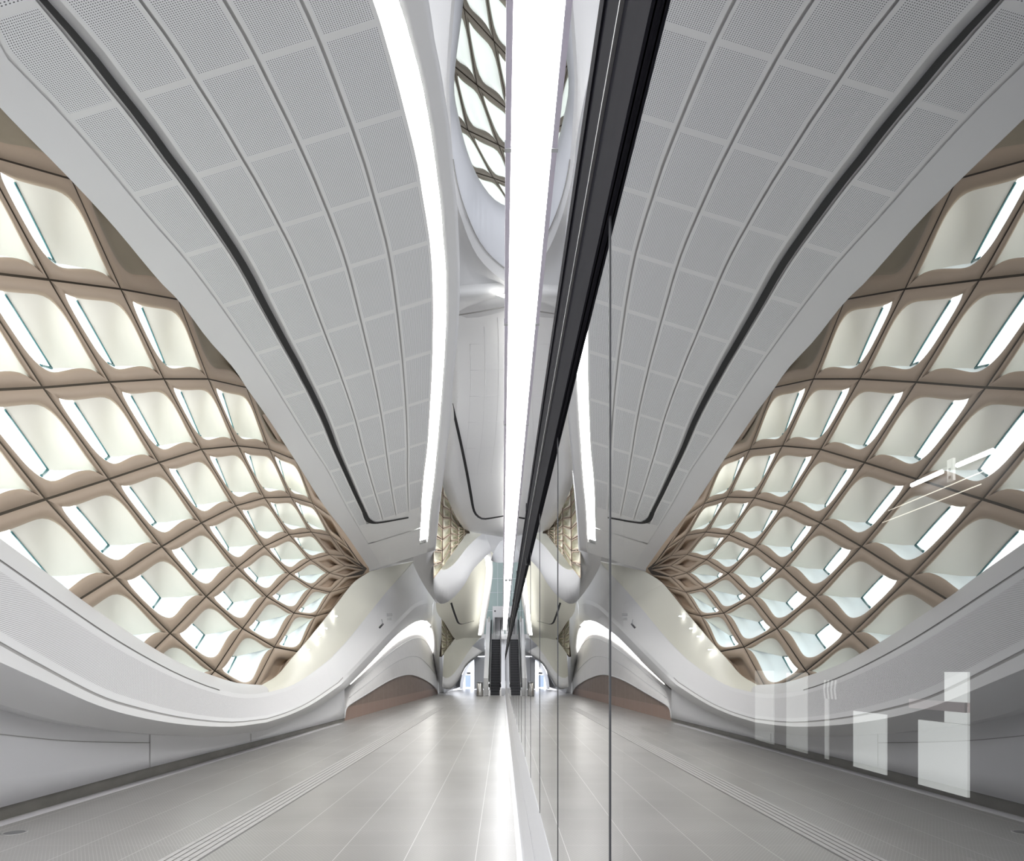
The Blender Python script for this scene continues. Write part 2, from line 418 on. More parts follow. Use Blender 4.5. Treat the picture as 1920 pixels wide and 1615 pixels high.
# black service slot, rounded into a short return at its end
bm = bmesh.new()
rows = []
for Z in [5.2 + 0.4 * k for k in range(37)] + [19.9, 20.19]:
    ye = interp(YTAB, Z)
    w = max(0.035, 0.050 + 0.0 * Z)
    wl, wr = interp([(0, .058), (840, .10), (965, .128)], ye), interp([(0, .0145), (840, .026), (965, .0345)], ye)
    rows.append([ceil_pt(-wl, Z, -0.016), ceil_pt(-0.001, Z, -0.018), ceil_pt(wr, Z, -0.016)])
grid(rows, bm)
tail = resample([(679.6,962.3,686.8,959.3),(682.3,970.5,690,966.8),(686,976.3,694.3,972.6),(692,979.8,699.3,976.3),(702,981.4,706,978.3),(718,979.8,719,976.9),(734,977,734,974.5),(750,974,750,971.7),(766,971,766,968.6)], 30)
rows = []
for x0, y0, x1, y1 in tail:
    a, b = P(x0, y0, zceil(x0, y0)), P(x1, y1, zceil(x1, y1)); a.z -= 0.02; b.z -= 0.02
    rows.append([a, b])
grid(rows, bm)
from_bm('service_slot', bm, 'black', ceil_o)
# strip light
from_bm('light_end_cap', grid([[ceil_pt(s, Z, -0.004) for s in (1.0, 1.33, 1.66, 2.0)] for Z in (23.3, 23.7, 24.1)]), 'ceiling_plain', ceil_o, True)
bm = grid([[ceil_pt(s, Z, 0.003) for s in (0.998, 1.33, 1.66, 2.0)] for Z in ZS if Z < 23.4])
sl = from_bm('strip_light', bm, 'strip', None, True); tag(sl, 'long curved white strip light set in the perforated ceiling above the platform', 'strip light')
solid(sl, 0.04, 1.0)

# ================================================================ LATTICE WALL of glowing coffers
LA, LB, LC = -8.41, 0.128, 0.085
def lat(px, py, depth=0.0): return on_plane(px, py, LA - depth, LB, LC)
N = {}
def row(i, j0, *pts):
    for k, p in enumerate(pts): N[(i, j0 + k)] = p
row(-1, 1, (-290, 40), (-130, 85), (35, 115), (165, 150))
row(0, 1, (-200, 250), (-35, 288), (134, 336), (262, 378), (360, 425))
row(1, 0, (-215, 490), (-62, 507), (92.4, 525), (226.6, 542.4), (334.6, 562), (420, 590), (490, 625))
row(2, -1, (-225, 744), (-75, 735), (80.7, 727.3), (205.7, 717), (307.3, 711), (390.6, 711), (462, 727), (522, 752))
row(3, -1, (-60, 985), (86, 936.8), (204.4, 899), (298, 867.8), (377.6, 843), (446, 836.5), (505, 843), (554, 862.6), (593, 888))
row(4, -1, (105, 1152), (216, 1082.6), (303.4, 1025.3), (377.6, 981), (442, 949), (496, 934), (545.5, 932.5), (586, 944.6), (620, 969))
row(5, -1, (235, 1272), (319, 1188), (386.7, 1119), (444.2, 1065), (495, 1025.3), (542, 1003), (583.6, 998), (618.8, 1004.5), (655, 1030))
row(6, -1, (335, 1340), (402.6, 1258.6), (454.7, 1179), (500, 1119), (543, 1076), (582, 1050), (617.5, 1040.4), (646, 1043), (677, 1060))
row(7, -1, (395, 1400), (470, 1300), (514.3, 1214), (551, 1150), (585, 1103.4), (617.5, 1074.8), (647, 1061.8), (682, 1066))
row(8, 0, (522, 1292), (560, 1223), (591.4, 1156), (618.8, 1111), (646, 1082.6), (683, 1069))
row(9, 1, (600, 1228), (621, 1147.7), (660, 1099.5), (692, 1076))
LIT = [(0,1),(0,2),(1,0),(1,1),(1,2),(1,3),(2,-1),(2,0),(2,1),(2,2),(2,3),(2,4),(3,-1),(3,0),(3,1),(3,2),(3,3),(3,4),(3,5),
       (4,-1),(4,0),(4,1),(4,2),(4,3),(4,4),(4,5),(6,-1),(5,-1),(5,0),(5,1),(5,2),(5,3),(5,4),(6,0),(6,1),(6,2),(6,3),(7,1),(7,2)]
BLIND = [(-1,2),(0,3),(1,4),(2,5),(3,6),(4,6),(5,5),(5,6),(6,4),(6,5),(7,0),(7,3),(7,4),(8,1),(8,2),(8,3)]
A_T, A_R = (0.12, 0.125), (0.968, 0.968)
ARC1 = [A_T, (0.2, 0.152), (0.33, 0.162), (0.5, 0.163), (0.66, 0.160), (0.775, 0.168), (0.845, 0.20), (0.892, 0.27), (0.915, 0.37), (0.918, 0.5), (0.912, 0.64), (0.910, 0.77), (0.925, 0.88), A_R]
ARC2 = [A_R, (0.93, 0.925), (0.86, 0.875), (0.75, 0.855), (0.62, 0.854), (0.46, 0.868), (0.32, 0.878), (0.22, 0.862), (0.145, 0.80), (0.10, 0.70), (0.085, 0.56), (0.08, 0.40), (0.085, 0.27), (0.098, 0.18), A_T]
ARC1 = resample(ARC1, 26); ARC2 = resample(ARC2, 30)
def bil(i, j):
    tl, tr, bl, br = N[(i, j)], N[(i, j+1)], N[(i+1, j)], N[(i+1, j+1)]
    return lambda u, v: lerp(lerp(tl, tr, u), lerp(bl, br, u), v)
def to_edge(u, v, e):
    d = max(abs(u - .5), abs(v - .5)); k = (.5 - e) / max(d, 1e-6)
    return .5 + (u - .5) * k, .5 + (v - .5) * k
KU = {-1: .4, 0: .34, 1: .36, 2: .32, 3: .29, 4: .336, 5: .41, 6: .46, 7: .48}
KV = {-1: .85, 0: .85, 1: .825, 2: .77, 3: .69, 4: .57, 5: .47, 6: .25, 7: .22}
count_row = {}
def coffer(i, j, lit):
    q = bil(i, j)
    ctr = lat(*q(.5, .5))
    size = (lat(*q(1, .5)) - lat(*q(0, .5))).length
    gap = min(0.022, 0.016 / max(size, .3))
    key = (i, lit); count_row[key] = count_row.get(key, 0) + 1
    loc = lat(*q(.5, 1.0))
    root = empty('lattice_coffer' if lit else 'blind_coffer', loc)
    n = count_row[key] - 1
    rw = ORD[i + 1]
    if lit:
        tag(root, f'glowing tan lattice wall coffer, {rw} row down, {ORD[n]} lit from the near end', 'coffer', 'glowing coffers of the near lattice wall')
    else:
        tag(root, f'unlit shallow tan coffer at the lattice rim, {rw} row down, {ORD[n]} along', 'coffer', 'unlit coffers of the near lattice wall')
    ap = ARC1[:-1] + ARC2[:-1]
    if not lit:
        sc = .86 if i < 3 else .66
        ap = [(.5 + (u - .5) * sc, .5 + (v - .5) * sc) for u, v in ap]
    # frame: cell border -> crest -> lip turned into the recess
    rings = [[], [], [], [], []]
    nA = len(ARC1) - 1
    outs = [to_edge(u, v, gap) for u, v in ap]
    corners = [(gap, gap), (1 - gap, gap), (1 - gap, 1 - gap), (gap, 1 - gap)]
    for c in corners:
        kk = min(range(len(outs)), key=lambda a: (outs[a][0] - c[0])**2 + (outs[a][1] - c[1])**2); outs[kk] = c
    lip = min(0.07, 0.036 * size)
    for (u, v), (a, b) in zip(ap, outs):
        rings[0].append(lat(*q(a, b), lip * 2.2)); rings[1].append(lat(*q(a, b), 0.0))
        m = lerp((a, b), (u, v), .72); rings[2].append(lat(*q(*m), lip * 0.06))
        rings[3].append(lat(*q(u, v), lip * .7)); rings[4].append(lat(*q(u, v), lip * 2.1))
    for r in rings: r.append(r[0])
    bm = grid(rings)
    for f in bm.faces: f.smooth = True
    bm.faces.ensure_lookup_table()
    nn = len(rings[0]) - 1
    for k in range(nn): bm.faces[k].material_index = 1; bm.faces[k].smooth = False
    from_bm('frame', bm, ['tan', 'joint'], root)
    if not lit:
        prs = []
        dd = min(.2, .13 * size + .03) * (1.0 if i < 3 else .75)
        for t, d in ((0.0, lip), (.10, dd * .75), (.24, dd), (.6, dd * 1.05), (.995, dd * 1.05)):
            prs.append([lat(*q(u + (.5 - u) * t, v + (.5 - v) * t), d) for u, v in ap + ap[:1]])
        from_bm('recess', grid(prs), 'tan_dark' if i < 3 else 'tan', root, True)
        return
    D = min(0.62, 0.36 * size + .08)
    ku = KU[i] - (0.06 + .012 * max(0, i - 2)) * max(j, 0) + (.02 if j < 0 else 0); kv = min(.84, KV[i] + .02 * max(j, 0))
    ku = max(ku, .0)
    K = q(ku, kv)
    # split the aperture: Tk on the upper edge, Lp on the near edge
    tu = min(max(ku + .02, .15), .45)
    kT = min(range(2, len(ARC1) - 8), key=lambda a: abs(ARC1[a][0] - tu) if ARC1[a][1] < .3 else 9)
    lv = min(max(kv + .03, .3), .80)
    kL = min(range(4, len(ARC2) - 3), key=lambda a: abs(ARC2[a][1] - lv) if ARC2[a][0] < .3 else 9)
    hoodB = ARC1[kT:]; lowB = ARC2[:kL + 1]; leftB = ARC2[kL:] + ARC1[1:kT + 1]
    def fan(edge, pw, ts=(0.0, .2, .4, .6, .78, .9, .97, 1.0)):
        rws = []
        for t in ts:
            d = D * (1 - t ** pw) + lip * t ** pw
            rws.append([lat(*lerp(K, q(*e), t), d) for e in edge])
        return grid(rws)
    from_bm('hood', fan(hoodB, 2.0), 'hood', root, True)
    from_bm('light_panel', fan(leftB, 3.2), 'cell_lit', root, True)
    from_bm('lower_panel', fan(lowB, 3.2), 'cell_lit_low', root, True)
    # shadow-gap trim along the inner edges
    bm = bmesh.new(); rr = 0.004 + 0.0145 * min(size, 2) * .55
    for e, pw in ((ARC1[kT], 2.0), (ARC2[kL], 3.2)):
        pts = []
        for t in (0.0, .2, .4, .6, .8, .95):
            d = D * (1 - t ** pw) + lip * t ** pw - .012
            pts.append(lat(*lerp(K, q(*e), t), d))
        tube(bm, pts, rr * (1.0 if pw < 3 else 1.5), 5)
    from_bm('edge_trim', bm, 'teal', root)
for c in sorted(LIT): coffer(*c, True)
for c in sorted(BLIND): coffer(*c, False)
# plain tan margin where the lattice meets its rim
mg = []
for x, y in resample([(500,776),(553.6,862.5),(608,948.5),(645,996.7),(681,1048.8),(697,1071),(663,1098),(625,1148),(580,1202)], 40):
    mg.append((x, y))
mo = structure(from_bm('trim_9', grid([[lat(x - 9 if y < 1071 else x - 6, y + 2 if k < 26 else y - 4, .16) for k, (x, y) in enumerate(mg)], [lat(x + 14, y - 4 if k < 26 else y + 10, .10) for k, (x, y) in enumerate(mg)]]), 'tan'))
# dark backing behind the coffers
rows = [[on_plane(x, y, LA - 1.3, LB, LC) for x in (-420, -200, 0, 200, 400, 550, 640, 700)] for y in (-100, 200, 450, 700, 950, 1150, 1300)]
structure(from_bm('wall_left', grid(rows), 'joint'))

# ================================================================ SWEEPING WHITE RIBBON below the lattice
def pl(a, b, c=0.0): return lambda p: on_plane(p[0], p[1], a, b, c) if len(p) == 2 else P(*p)
def with_z(pts, a, b, c=0.0):
    out = []
    for p in pts:
        if len(p) == 3: out.append(p)
        else: out.append((p[0], p[1], on_plane(p[0], p[1], a, b, c).y))
    return out
R0 = [with_z(s, -8.05, .125, .08) for s in ([(-160,880),(-60,962),(0,1010),(100,1084),(150,1123),(250,1192),(336,1243),(406,1270),(448,1282),(491,1285)],
      [(491,1285),(520,1267),(548,1235),(577,1202)], [(577,1202),(621,1148),(660,1098),(678,1083),(697,1071)])]
G1 = [with_z(s, -6.2, .055) for s in ([(-160,935),(-60,1010),(0,1051),(86,1111),(208,1194),(307,1251),(380,1284),(430,1299),(470,1303.5),(504,1299)],
      [(504,1299),(546,1287),(585,1264),(620,1237)], [(620,1237,20.5),(657,1197,22.5),(700,1143,25),(732,1104,27),(752,1082,28.5),(770,1062,30),(779,1052,31)])]
G2 = [with_z(s, -5.35, .03) for s in ([(-160,1105),(-60,1173),(0,1208),(65,1244),(182,1305),(260,1330),(346,1348),(432,1355.5),(500,1349)],
      [(500,1349),(540,1336),(582,1316),(634,1281)], [(634,1281,20),(690,1222,24),(727,1182,27.5),(765,1143,32),(780,1131,34),(795,1125,36),(806,1123,38),(814,1126,40)])]
F1 = [with_z(s, -5.0, .02) for s in ([(-160,1155),(-60,1214),(0,1242),(78,1277),(182,1322.5),(260,1345),(346,1359),(432,1363),(500,1355)],
      [(500,1355),(545,1340),(588,1319),(639,1284.5)], [(639,1284.5,20.2),(694,1227,24.3),(730,1188,27.8),(767,1150,32),(780,1138.5,34),(794,1133,36),(804,1131.5,38),(811,1135,40)])]
F2 = [with_z(s, -5.25, .022) for s in ([(-160,1272),(-60,1303),(0,1321),(70,1342),(130,1356),(247,1373.5),(365,1381),(417,1380),(500,1369)],
      [(500,1369),(556,1346),(600,1324.5),(648,1291)], [(648,1291,21.4),(689,1250,25.2),(735,1200,30.4),(760,1178.5,34),(780,1166,37),(794,1163.5,39.5),(802,1166,41),(808,1173,42)])]
SEGN = (34, 12, 20)
def poly(segs):
    out = []
    for s, n in zip(segs, SEGN):
        r = resample(s, n); out += r if not out else r[1:]
    return out
LN = {k: poly(v) for k, v in dict(R0=R0, G1=G1, G2=G2, F1=F1, F2=F2).items()}
NS = len(LN['R0'])
def between(A, B, t, bulge=0.0):
    out = []
    for a, b in zip(LN[A], LN[B]):
        p = P(*a) * (1 - t) + P(*b) * t
        out.append(p)
    return out
rib = empty('trim_3'); structure(rib)
W3 = {}
def smooth_profile(cols):
    """rows across the ribbon -> list of lists"""
    return [list(c) for c in zip(*cols)]
def band(name, A, t0, B, t1, mats, nsub=5, bul=0.0, i0=0, i1=None, uv=False):
    i1 = i1 or NS
    cols = []
    for k in range(nsub + 1):
        s = k / nsub
        pa, pb = between(A, B, t0), between(A, B, t1)
        c = [x * (1 - s) + y * s + Vector((bul * sin(pi * s), 0, bul * .3 * sin(pi * s))) for x, y in zip(pa, pb)][i0:i1]
        cols.append(c)
    uvs = None
    if uv:
        uvs = []; L = [0.0]
        for a, b in zip(cols[0], cols[0][1:]): L.append(L[-1] + (b - a).length)
        uvs = []; acc = [0.0] * len(cols[0])
        for k in range(nsub + 1):
            if k: acc = [acc[m] + (cols[k][m] - cols[k-1][m]).length for m in range(len(acc))]
            uvs.append([(L[m], acc[m]) for m in range(len(acc))])
    o = from_bm(name, grid(cols, uvs=uvs), mats, rib, True)
    return o
NP = SEGN[0] + 10                                   # the perforated part fades out after this station
band('seat_ledge', 'R0', -0.02, 'G1', 0.955, 'white', 6, .05, 0, SEGN[0])
band('seat_slope', 'R0', -0.02, 'G1', 0.97, 'cream', 6, .05, SEGN[0] - 1)
def groove(name, A, t0, B, C, t1, i1, back):
    a, b = between(A, B, t0)[:i1], between(B, C, t1)[:i1]
    m = [x * .5 + y * .5 + Vector((-back, 0, 0)) for x, y in zip(a, b)]
    from_bm(name, grid([a, m, b]), 'seam', rib)
groove('groove', 'R0', .945, 'G1', 'G2', .03, SEGN[0] - 3, .03)
band('ridge', 'R0', .955, 'G1', 1.0, 'white', 1, 0, SEGN[0] - 5)
band('ridge_edge', 'G1', -0.02, 'G2', .02, 'white', 1, 0, SEGN[0] - 5)
band('upper_margin', 'G1', 0.02, 'G2', 0.14, 'white', 2)
o = band('perforated_band', 'G1', 0.14, 'G2', 0.86, 'ribbon_perf', 6, .0, 0, NP, True)
umax = max(l.uv[0] for l in o.data.uv_layers['UVMap'].data)
nt = MATS['ribbon_perf'].node_tree
lt = [n for n in nt.nodes if n.type == 'MATH' and n.operation == 'LESS_THAN'][0]; uvn = [n for n in nt.nodes if n.type == 'UVMAP'][0]
spn = nt.nodes.new('ShaderNodeSeparateXYZ'); nt.links.new(uvn.outputs[0], spn.inputs[0])
rr_ = math_node(nt, 'MULTIPLY', math_node(nt, 'SUBTRACT', umax, spn.outputs[0]), .04)
nt.links.new(math_node(nt, 'MINIMUM', rr_, .26), lt.inputs[1])
band('plain_band', 'G1', 0.14, 'G2', 0.86, 'white', 6, .0, NP - 1)
band('lower_margin', 'G1', 0.86, 'G2', 0.972, 'white', 2)
groove('lower_groove', 'G1', .965, 'G2', 'F1', .10, NP + 2, .02)
band('lower_edge', 'G1', .97, 'G2', 1.0, 'white', 1, 0, NP + 1)
band('lower_lip', 'G2', 0.0, 'F1', .08, 'white', 1, 0, NP + 1)
band('nosing', 'G2', 0.08, 'F1', 1.0, 'white', 4, .0)
band('fascia', 'F1', 0.0, 'F2', 1.0, 'white', 6, .03)
# underside, back to the wall
und = []
for k in range(3):
    und.append([])
for a in LN['F2']:
    p = P(*a); w = wallX(p.y) - .25
    und[0].append(p); und[1].append(Vector((p.x * .5 + w * .5, p.y + .05, p.z + .0))); und[2].append(Vector((w, p.y + .1, p.z + .02)))
from_bm('underside', grid([u[:SEGN[0] + SEGN[1] - 1] for u in und]), 'white', rib, True)
# soffit closing the end of the vault against the ribbon
e1 = [ceil_pt(s, 23.85, .03) for s in (-2, -1.5, -1, -.5, 0, .25, .5, .75, 1, 1.5)]
ta, tb2 = P(*LN['R0'][-1]), P(*LN['G1'][-1])
e2 = [ta + (tb2 - ta) * (k / 9 * 1.1 - .05) + Vector((0, .03, .01)) for k in range(10)]
from_bm('end_soffit', grid([e1, [a * .5 + b * .5 + Vector((0, 0, .15)) for a, b in zip(e1, e2)], e2]), 'white', ceil_o, True)
# right-hand leg of the arch, down to the floor
legA = resample([(814,1126,40),(822,1131,42),(826,1142,43.5),(828,1175,45),(829.5,1235,47),(833,1300,49.3)], 20)
legB = resample([(808,1173,42),(813,1187,43),(817.5,1210,44),(821,1243,45),(822.5,1270,47),(823.5,1303,49.4)], 20)
legC = [(x - 7, y + 4, z + 2.5) for x, y, z in legB]
from_bm('arch_leg', grid([[P(*p) for p in legA], [P(*lerp(a, b, .5)) for a, b in zip(legA, legB)], [P(*p) for p in legB], [P(*p) for p in legC]]), 'white', rib, True)
legD = [(x + 5, y, z + 4) for x, y, z in legA]
from_bm('arch_return', grid([[P(*p) for p in legA], [P(*p) for p in legD]]), 'white', rib, True)

# lower wall below the ribbon, with its seams
xs = [-160, -60, 0, 60, 130, 200, 281, 350, 417, 460, 500, 556, 600, 630, 646]
def yF2(x): return interp([(p[0], p[1]) for p in LN['F2']], x)
def yBT(x): return interp([(-160, 1557), (0, 1515), (281, 1439.6), (400, 1409.6), (500, 1385), (646, 1347)], x)
def yBB(x): return interp([(-160, 1590), (0, 1541), (286, 1456), (400, 1425), (500, 1396.6), (636, 1356), (646, 1353)], x)
def wp(x, y, off=0.0): return on_plane(x, y, -5.5 + off, .0235)
cols = []
for x in xs:
    top = yF2(x) - 14; bt = yBT(x)
    if bt - top < 4: top = bt - 4
    cols.append([wp(x, top + (bt - top) * k / 4) for k in range(5)])
lw = structure(from_bm('wall_left_lower', grid(cols), 'wall_white', None, True)); solid(lw, .1, 1.0)
bm = bmesh.new()
grid([[wp(x, y - .7, .006), wp(x, y + 1.0, .006)] for x, y in resample([(-160,1360),(0,1377),(70,1384.5),(130,1389.5),(200,1392),(281,1393)], 20)], bm)
for x, y0, y1 in ((281.5, 1377, 1440), (470.5, 1376, 1391.5)):
    grid([[wp(x - .6, y0, .006), wp(x + .6, y0, .006)], [wp(x - .6, y1, .006), wp(x + .6, y1, .006)]], bm)
from_bm('seam', bm, 'seam', lw)
bb = []
for x in xs:
    a, b = wp(x, yBT(x), -.03), wp(x, yBB(x), -.03)
    b = Vector((b.x, b.y, -0.01)); 
    bb.append([a, Vector((a.x, a.y, a.z * .5)), b])
structure(from_bm('baseboard_left', grid(bb), 'baseboard'))

# lit niche with stone panels
nic = empty('wall_niche'); structure(nic)
WT = resample([(646,1347),(647.5,1333),(651,1325.5),(660,1318.5),(691.7,1299),(725.5,1278.5),(749,1268.5),(770,1265.3),(790.6,1272),(806,1281),(816.7,1290.5),(821,1301)], 40)
TOPC = resample([(640,1298),(648,1291),(689,1250),(735,1200),(760,1178.5),(780,1166),(794,1163.5),(802,1166),(808,1173),(813,1187),(817.5,1210),(821,1243)], 40)
rows = []
for k in range(7):
    t = k / 6; r = []
    for (x0, y0), (x1, y1) in zip(TOPC, WT):
        off = -0.55 * (1 - t) ** 1.6
        r.append(wp(x0 + (x1 - x0) * t, y0 + (y1 - y0) * t, off))
    rows.append(r)
o = from_bm('shell', grid(rows), 'niche_white', nic, True)
# joint lines of the shell
bm = bmesh.new()
for t in (.33, .66):
    pts = []
    for k in range(4, 37):
        (x0, y0), (x1, y1) = TOPC[k], WT[k]
        pts.append(wp(x0 + (x1 - x0) * t, y0 + (y1 - y0) * t, -0.55 * (1 - t) ** 1.6 + .012))
    tube(bm, pts, .013, 4)
from_bm('shell_joint', bm, 'white', nic)
# cove light and its wash on the shell, made as one glowing band
rows = []
for k in range(3, 40):
    (x0, y0), (x1, y1) = TOPC[k], WT[k]
    w = .02 + .26 * min(1, max(0, (k - 3) / 26)) ** 1.2
    rows.append([wp(x0 + (x1 - x0) * t, y0 + (y1 - y0) * t, -0.55 * (1 - t) ** 1.6 + .02) for t in (0.0, w * .5, w)])
cl = from_bm('cove_light_wash', grid(rows), 'cove_lit'); tag(cl, 'warm white cove light with its wash as a glowing band along the top of the arched wall niche', 'cove light')
rows = []
for (x, y) in WT:
    a = wp(x, y, -.06); r = []
    for k in range(4):
        t = k / 3
        r.append(Vector((a.x, a.y, a.z * (1 - t) - .005 * t)))
    rows.append(r)
from_bm('stone_panel', grid(rows), 'niche_stone', nic)
tube_bm = bmesh.new(); tube(tube_bm, [wp(x, y, -.01) for x, y in WT], .028, 6)
from_bm('panel_edge', tube_bm, 'white', nic)

# ================================================================ column between the bays, bulkhead and skylight opening
colm = structure(from_bm('trim_4', grid([[P(x, y, z) for x, y, z in r] for r in (
    resample([(780,1010,23.0),(776,1040,24.6),(775,1056,26),(784,1078,27.5),(800,1106,30),(818,1131,34)], 12),
    resample([(806,985,22.8),(800,1040,25),(800,1062,26.5),(806,1090,28.3),(812,1110,31),(821,1131,34.5)], 12),
    resample([(833,880,21.2),(826,940,23),(820,995,25),(815,1060,28),(815,1100,31),(823,1131,35)], 12))]), 'white', None, True))
# bulkhead beside the ceiling vault; the opening shows a second lattice
E0 = resample([(880,-140),(872,-40),(868,10),(862,60),(856,105),(852,145),(852,175),(857,205),(872,270),(895,330),(925,372),(955,388),(985,392)], 40)
E1 = resample([(862,-140),(856,-40),(852,10),(848,60),(845,105),(843,145),(843,185),(845,224),(850,300),(866,375),(900,455),(945,502),(985,520)], 40)
E2 = resample([(856,-140),(850,-40),(846,10),(842,60),(839,105),(837,150),(837,195),(839,235),(845,322),(862,400),(895,480),(945,528),(985,548)], 40)
E3 = resample([(700,-140),(720,-40),(735,10),(750,60),(765,105),(778,150),(788,195),(795,235),(805,330),(815,440),(832,540),(870,596),(985,574)], 40)
bulk = empty('wall_bulkhead'); structure(bulk)
def zb(y): return interp([(-140, 12.2), (150, 12.6), (400, 13.4), (560, 14.6), (600, 15.3)], y)
from_bm('opening_rim', grid([[P(x, y, zb(y) + .9) for x, y in E0], [P(x, y, zb(y) + .45) for x, y in E0], [P(x, y, zb(y) + .1) for x, y in (lerp(a, b, .25) for a, b in zip(E0, E1))], [P(x, y, zb(y)) for x, y in E1]]), 'white_cool', bulk, True)
from_bm('rim_band', grid([[P(x, y, zb(y) - .01) for x, y in E1], [P(x, y, zb(y) - .06) for x, y in E2]]), 'white', bulk, True)
from_bm('soffit', grid([[P(*lerp(a, b, k / 5), zb(lerp(a, b, k / 5)[1]) + (0.15 if k < 5 else .3) * (k > 0)) for a, b in zip(E2, E3)] for k in range(6)]), 'white', bulk, True)
bm = bmesh.new()
tube(bm, [P(x, y, zb(y) - .03) for x, y in E1[24:39]], .010, 4)
tube(bm, [P(x, y, zb(y) + .02) for x, y in ((860, 591), (900, 584.5), (948, 575.5), (985, 569))], .014, 4)
from_bm('seam', bm, 'seam', bulk)
sg = from_bm('ceiling_spot', grid([[P(931, 553.5, 14.3), P(950, 551, 14.3)], [P(950, 560, 14.35), P(951, 560.5, 14.35)]]), 'strip'); tag(sg, 'small bright wedge of light on the white soffit below the skylight opening', 'light')
solid(sg, .02)

# second lattice in the opening
M = {}
def row2(i, j0, *pts):
    for k, p in enumerate(pts): M[(i, j0 + k)] = p
row2(-1, -1, (800, -165), (848, -125), (905, -52), (962, 14), (1020, 80))
row2(0, -1, (825, -30), (869.8, 15.6), (926, 77), (978, 134), (1030, 190))
row2(1, -1, (849, 122), (894.5, 160), (953, 206), (1005, 250), (1050, 290))
row2(2, -1, (877.6, 245), (935, 272), (990, 302), (1040, 335))
row2(3, -1, (925.8, 334.6), (964, 349), (1010, 372))
row2(4, -1, (968, 400), (1000, 410))
M[(2, -2)] = (838, 220); M[(3, -2)] = (885, 322); M[(1, -2)] = (812, 92); M[(4, -2)] = (935, 398); M[(0,-2)] = (790,-70)
def lat2(px, py, d=0.0): return P(px, py, 14.6 + d * 1.0 - (py - 150) * .0012)
def coffer2(i, j, q, fn, name, label, cat, group, D, lit, gap=.012, tone='tan', k=(.35, .75)):
    root = empty(name, fn(*q(.5, 1.0))); tag(root, label, cat, group)
    ap = ARC1[:-1:2] + ARC2[:-1:2]
    outs = [to_edge(u, v, gap) for u, v in ap]
    for c in ((gap, gap), (1 - gap, gap), (1 - gap, 1 - gap), (gap, 1 - gap)):
        kk = min(range(len(outs)), key=lambda a: (outs[a][0] - c[0])**2 + (outs[a][1] - c[1])**2); outs[kk] = c
    rg = [[fn(*q(*b), D * .3) for b in outs], [fn(*q(*b)) for b in outs], [fn(*q(*lerp(b, a, .55)), D * .05) for a, b in zip(ap, outs)], [fn(*q(*a), D * .15) for a in ap], [fn(*q(*a), D * .3) for a in ap]]
    for r in rg: r.append(r[0])
    bm = grid(rg); bm.faces.ensure_lookup_table()
    for f in bm.faces[:len(ap)]: f.material_index = 1
    from_bm('frame', bm, [tone, 'joint'], root)
    K = q(*k); rw = []
    for t in (0.0, .3, .6, .85, 1.0):
        d = D * (1 - t ** 2.4) + D * .15
        rw.append([fn(*lerp(K, q(*a), t), d) for a in ap + ap[:1]])
    from_bm('hood', grid(rw), lit, root, True)
names2 = [(-1,-1),(-1,0),(-1,1),(0,-2),(0,-1),(0,0),(0,1),(1,-2),(1,-1),(1,0),(2,-2),(2,-1),(2,0),(3,-2),(3,-1)]
mat('hood_sky', (0.84, 0.88, 0.85), 0.6, emit=0.13, ecol=(.97, 1.0, .985))
mat('tan_shaded', (0.35, 0.315, 0.26), 0.6)  # tan frame colour darkened for the shade around the overhead lattice
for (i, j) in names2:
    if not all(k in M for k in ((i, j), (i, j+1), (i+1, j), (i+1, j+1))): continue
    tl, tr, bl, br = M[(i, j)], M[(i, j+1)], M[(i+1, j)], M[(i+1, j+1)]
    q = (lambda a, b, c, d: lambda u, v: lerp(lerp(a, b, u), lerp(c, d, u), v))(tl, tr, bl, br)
    coffer2(i, j, q, lat2, 'lattice_coffer', f'glowing coffer in the skylight opening overhead, {ORD[i+1]} row down, {ORD[j+2]} along', 'coffer', 'coffers of the overhead opening', .5, 'hood_sky', tone='tan_shaded')

structure(boxes('ceiling_roof_far', [((-10, 21, 13.2), (9, 66, 13.5)), ((-10, 65.5, -1), (9, 66, 13.4))], 'white'))
structure(boxes('light_block', [((-10, 3.0, 18.6), (9, 21, 19.0)), ((-3, 17.2, 10.7), (4, 17.4, 19.0)), ((-3.2, 13, 10.5), (-3.0, 17.3, 19.0)), ((4, 8, 10.5), (4.2, 17.3, 19.0))], 'joint'))  # unseen dark slabs added to keep world light off the overhead lattice
# ================================================================ second bay beyond the opening
sb = structure(empty('ceiling_second_bay'))
L2 = resample([(800,560,13.9),(830,600,15.6),(838,680,17.5),(838,760,19.5),(832,830,21.5),(822,890,23.5),(829,905,24.3),(850,960,27),(872,995,30),(884,998,31)], 30)
R2 = resample([(1010,545,14.8),(1010,620,17.5),(1008,700,20),(1004,770,22.5),(1000,830,24.5),(995,890,27),(990,930,28.5),(985,970,30.5),(975,1000,32.5),(970,1012,33)], 30)
def sb_pt(s, k): return P(*lerp(L2[k], R2[k], s))
o = from_bm('vault', grid([[sb_pt(s / 8, k) for s in range(9)] for k in range(30)]), 'ceiling_plain', sb, True); solid(o, .2, 1.0)
bm = bmesh.new()
for f_, k0, k1 in ((.26, 6, 22), (.42, 4, 23), (.57, 3, 23), (.72, 3, 20)):
    tube(bm, [sb_pt(f_, k) + Vector((0, 0, .004)) for k in range(k0, k1)], .007, 4)
for k in range(6, 24, 3): tube(bm, [sb_pt(q_ / 8, k) + Vector((0, 0, .002)) for q_ in range(2, 8)], .004, 4)
from_bm('seam', bm, 'ceiling_gap', sb)
bm = bmesh.new()
sl2 = resample([(847,757),(857,800),(868,850),(877,895),(884,935),(887,952),(891,963),(898,970),(906,973.3),(920,972),(944,968)], 40)
rows = []
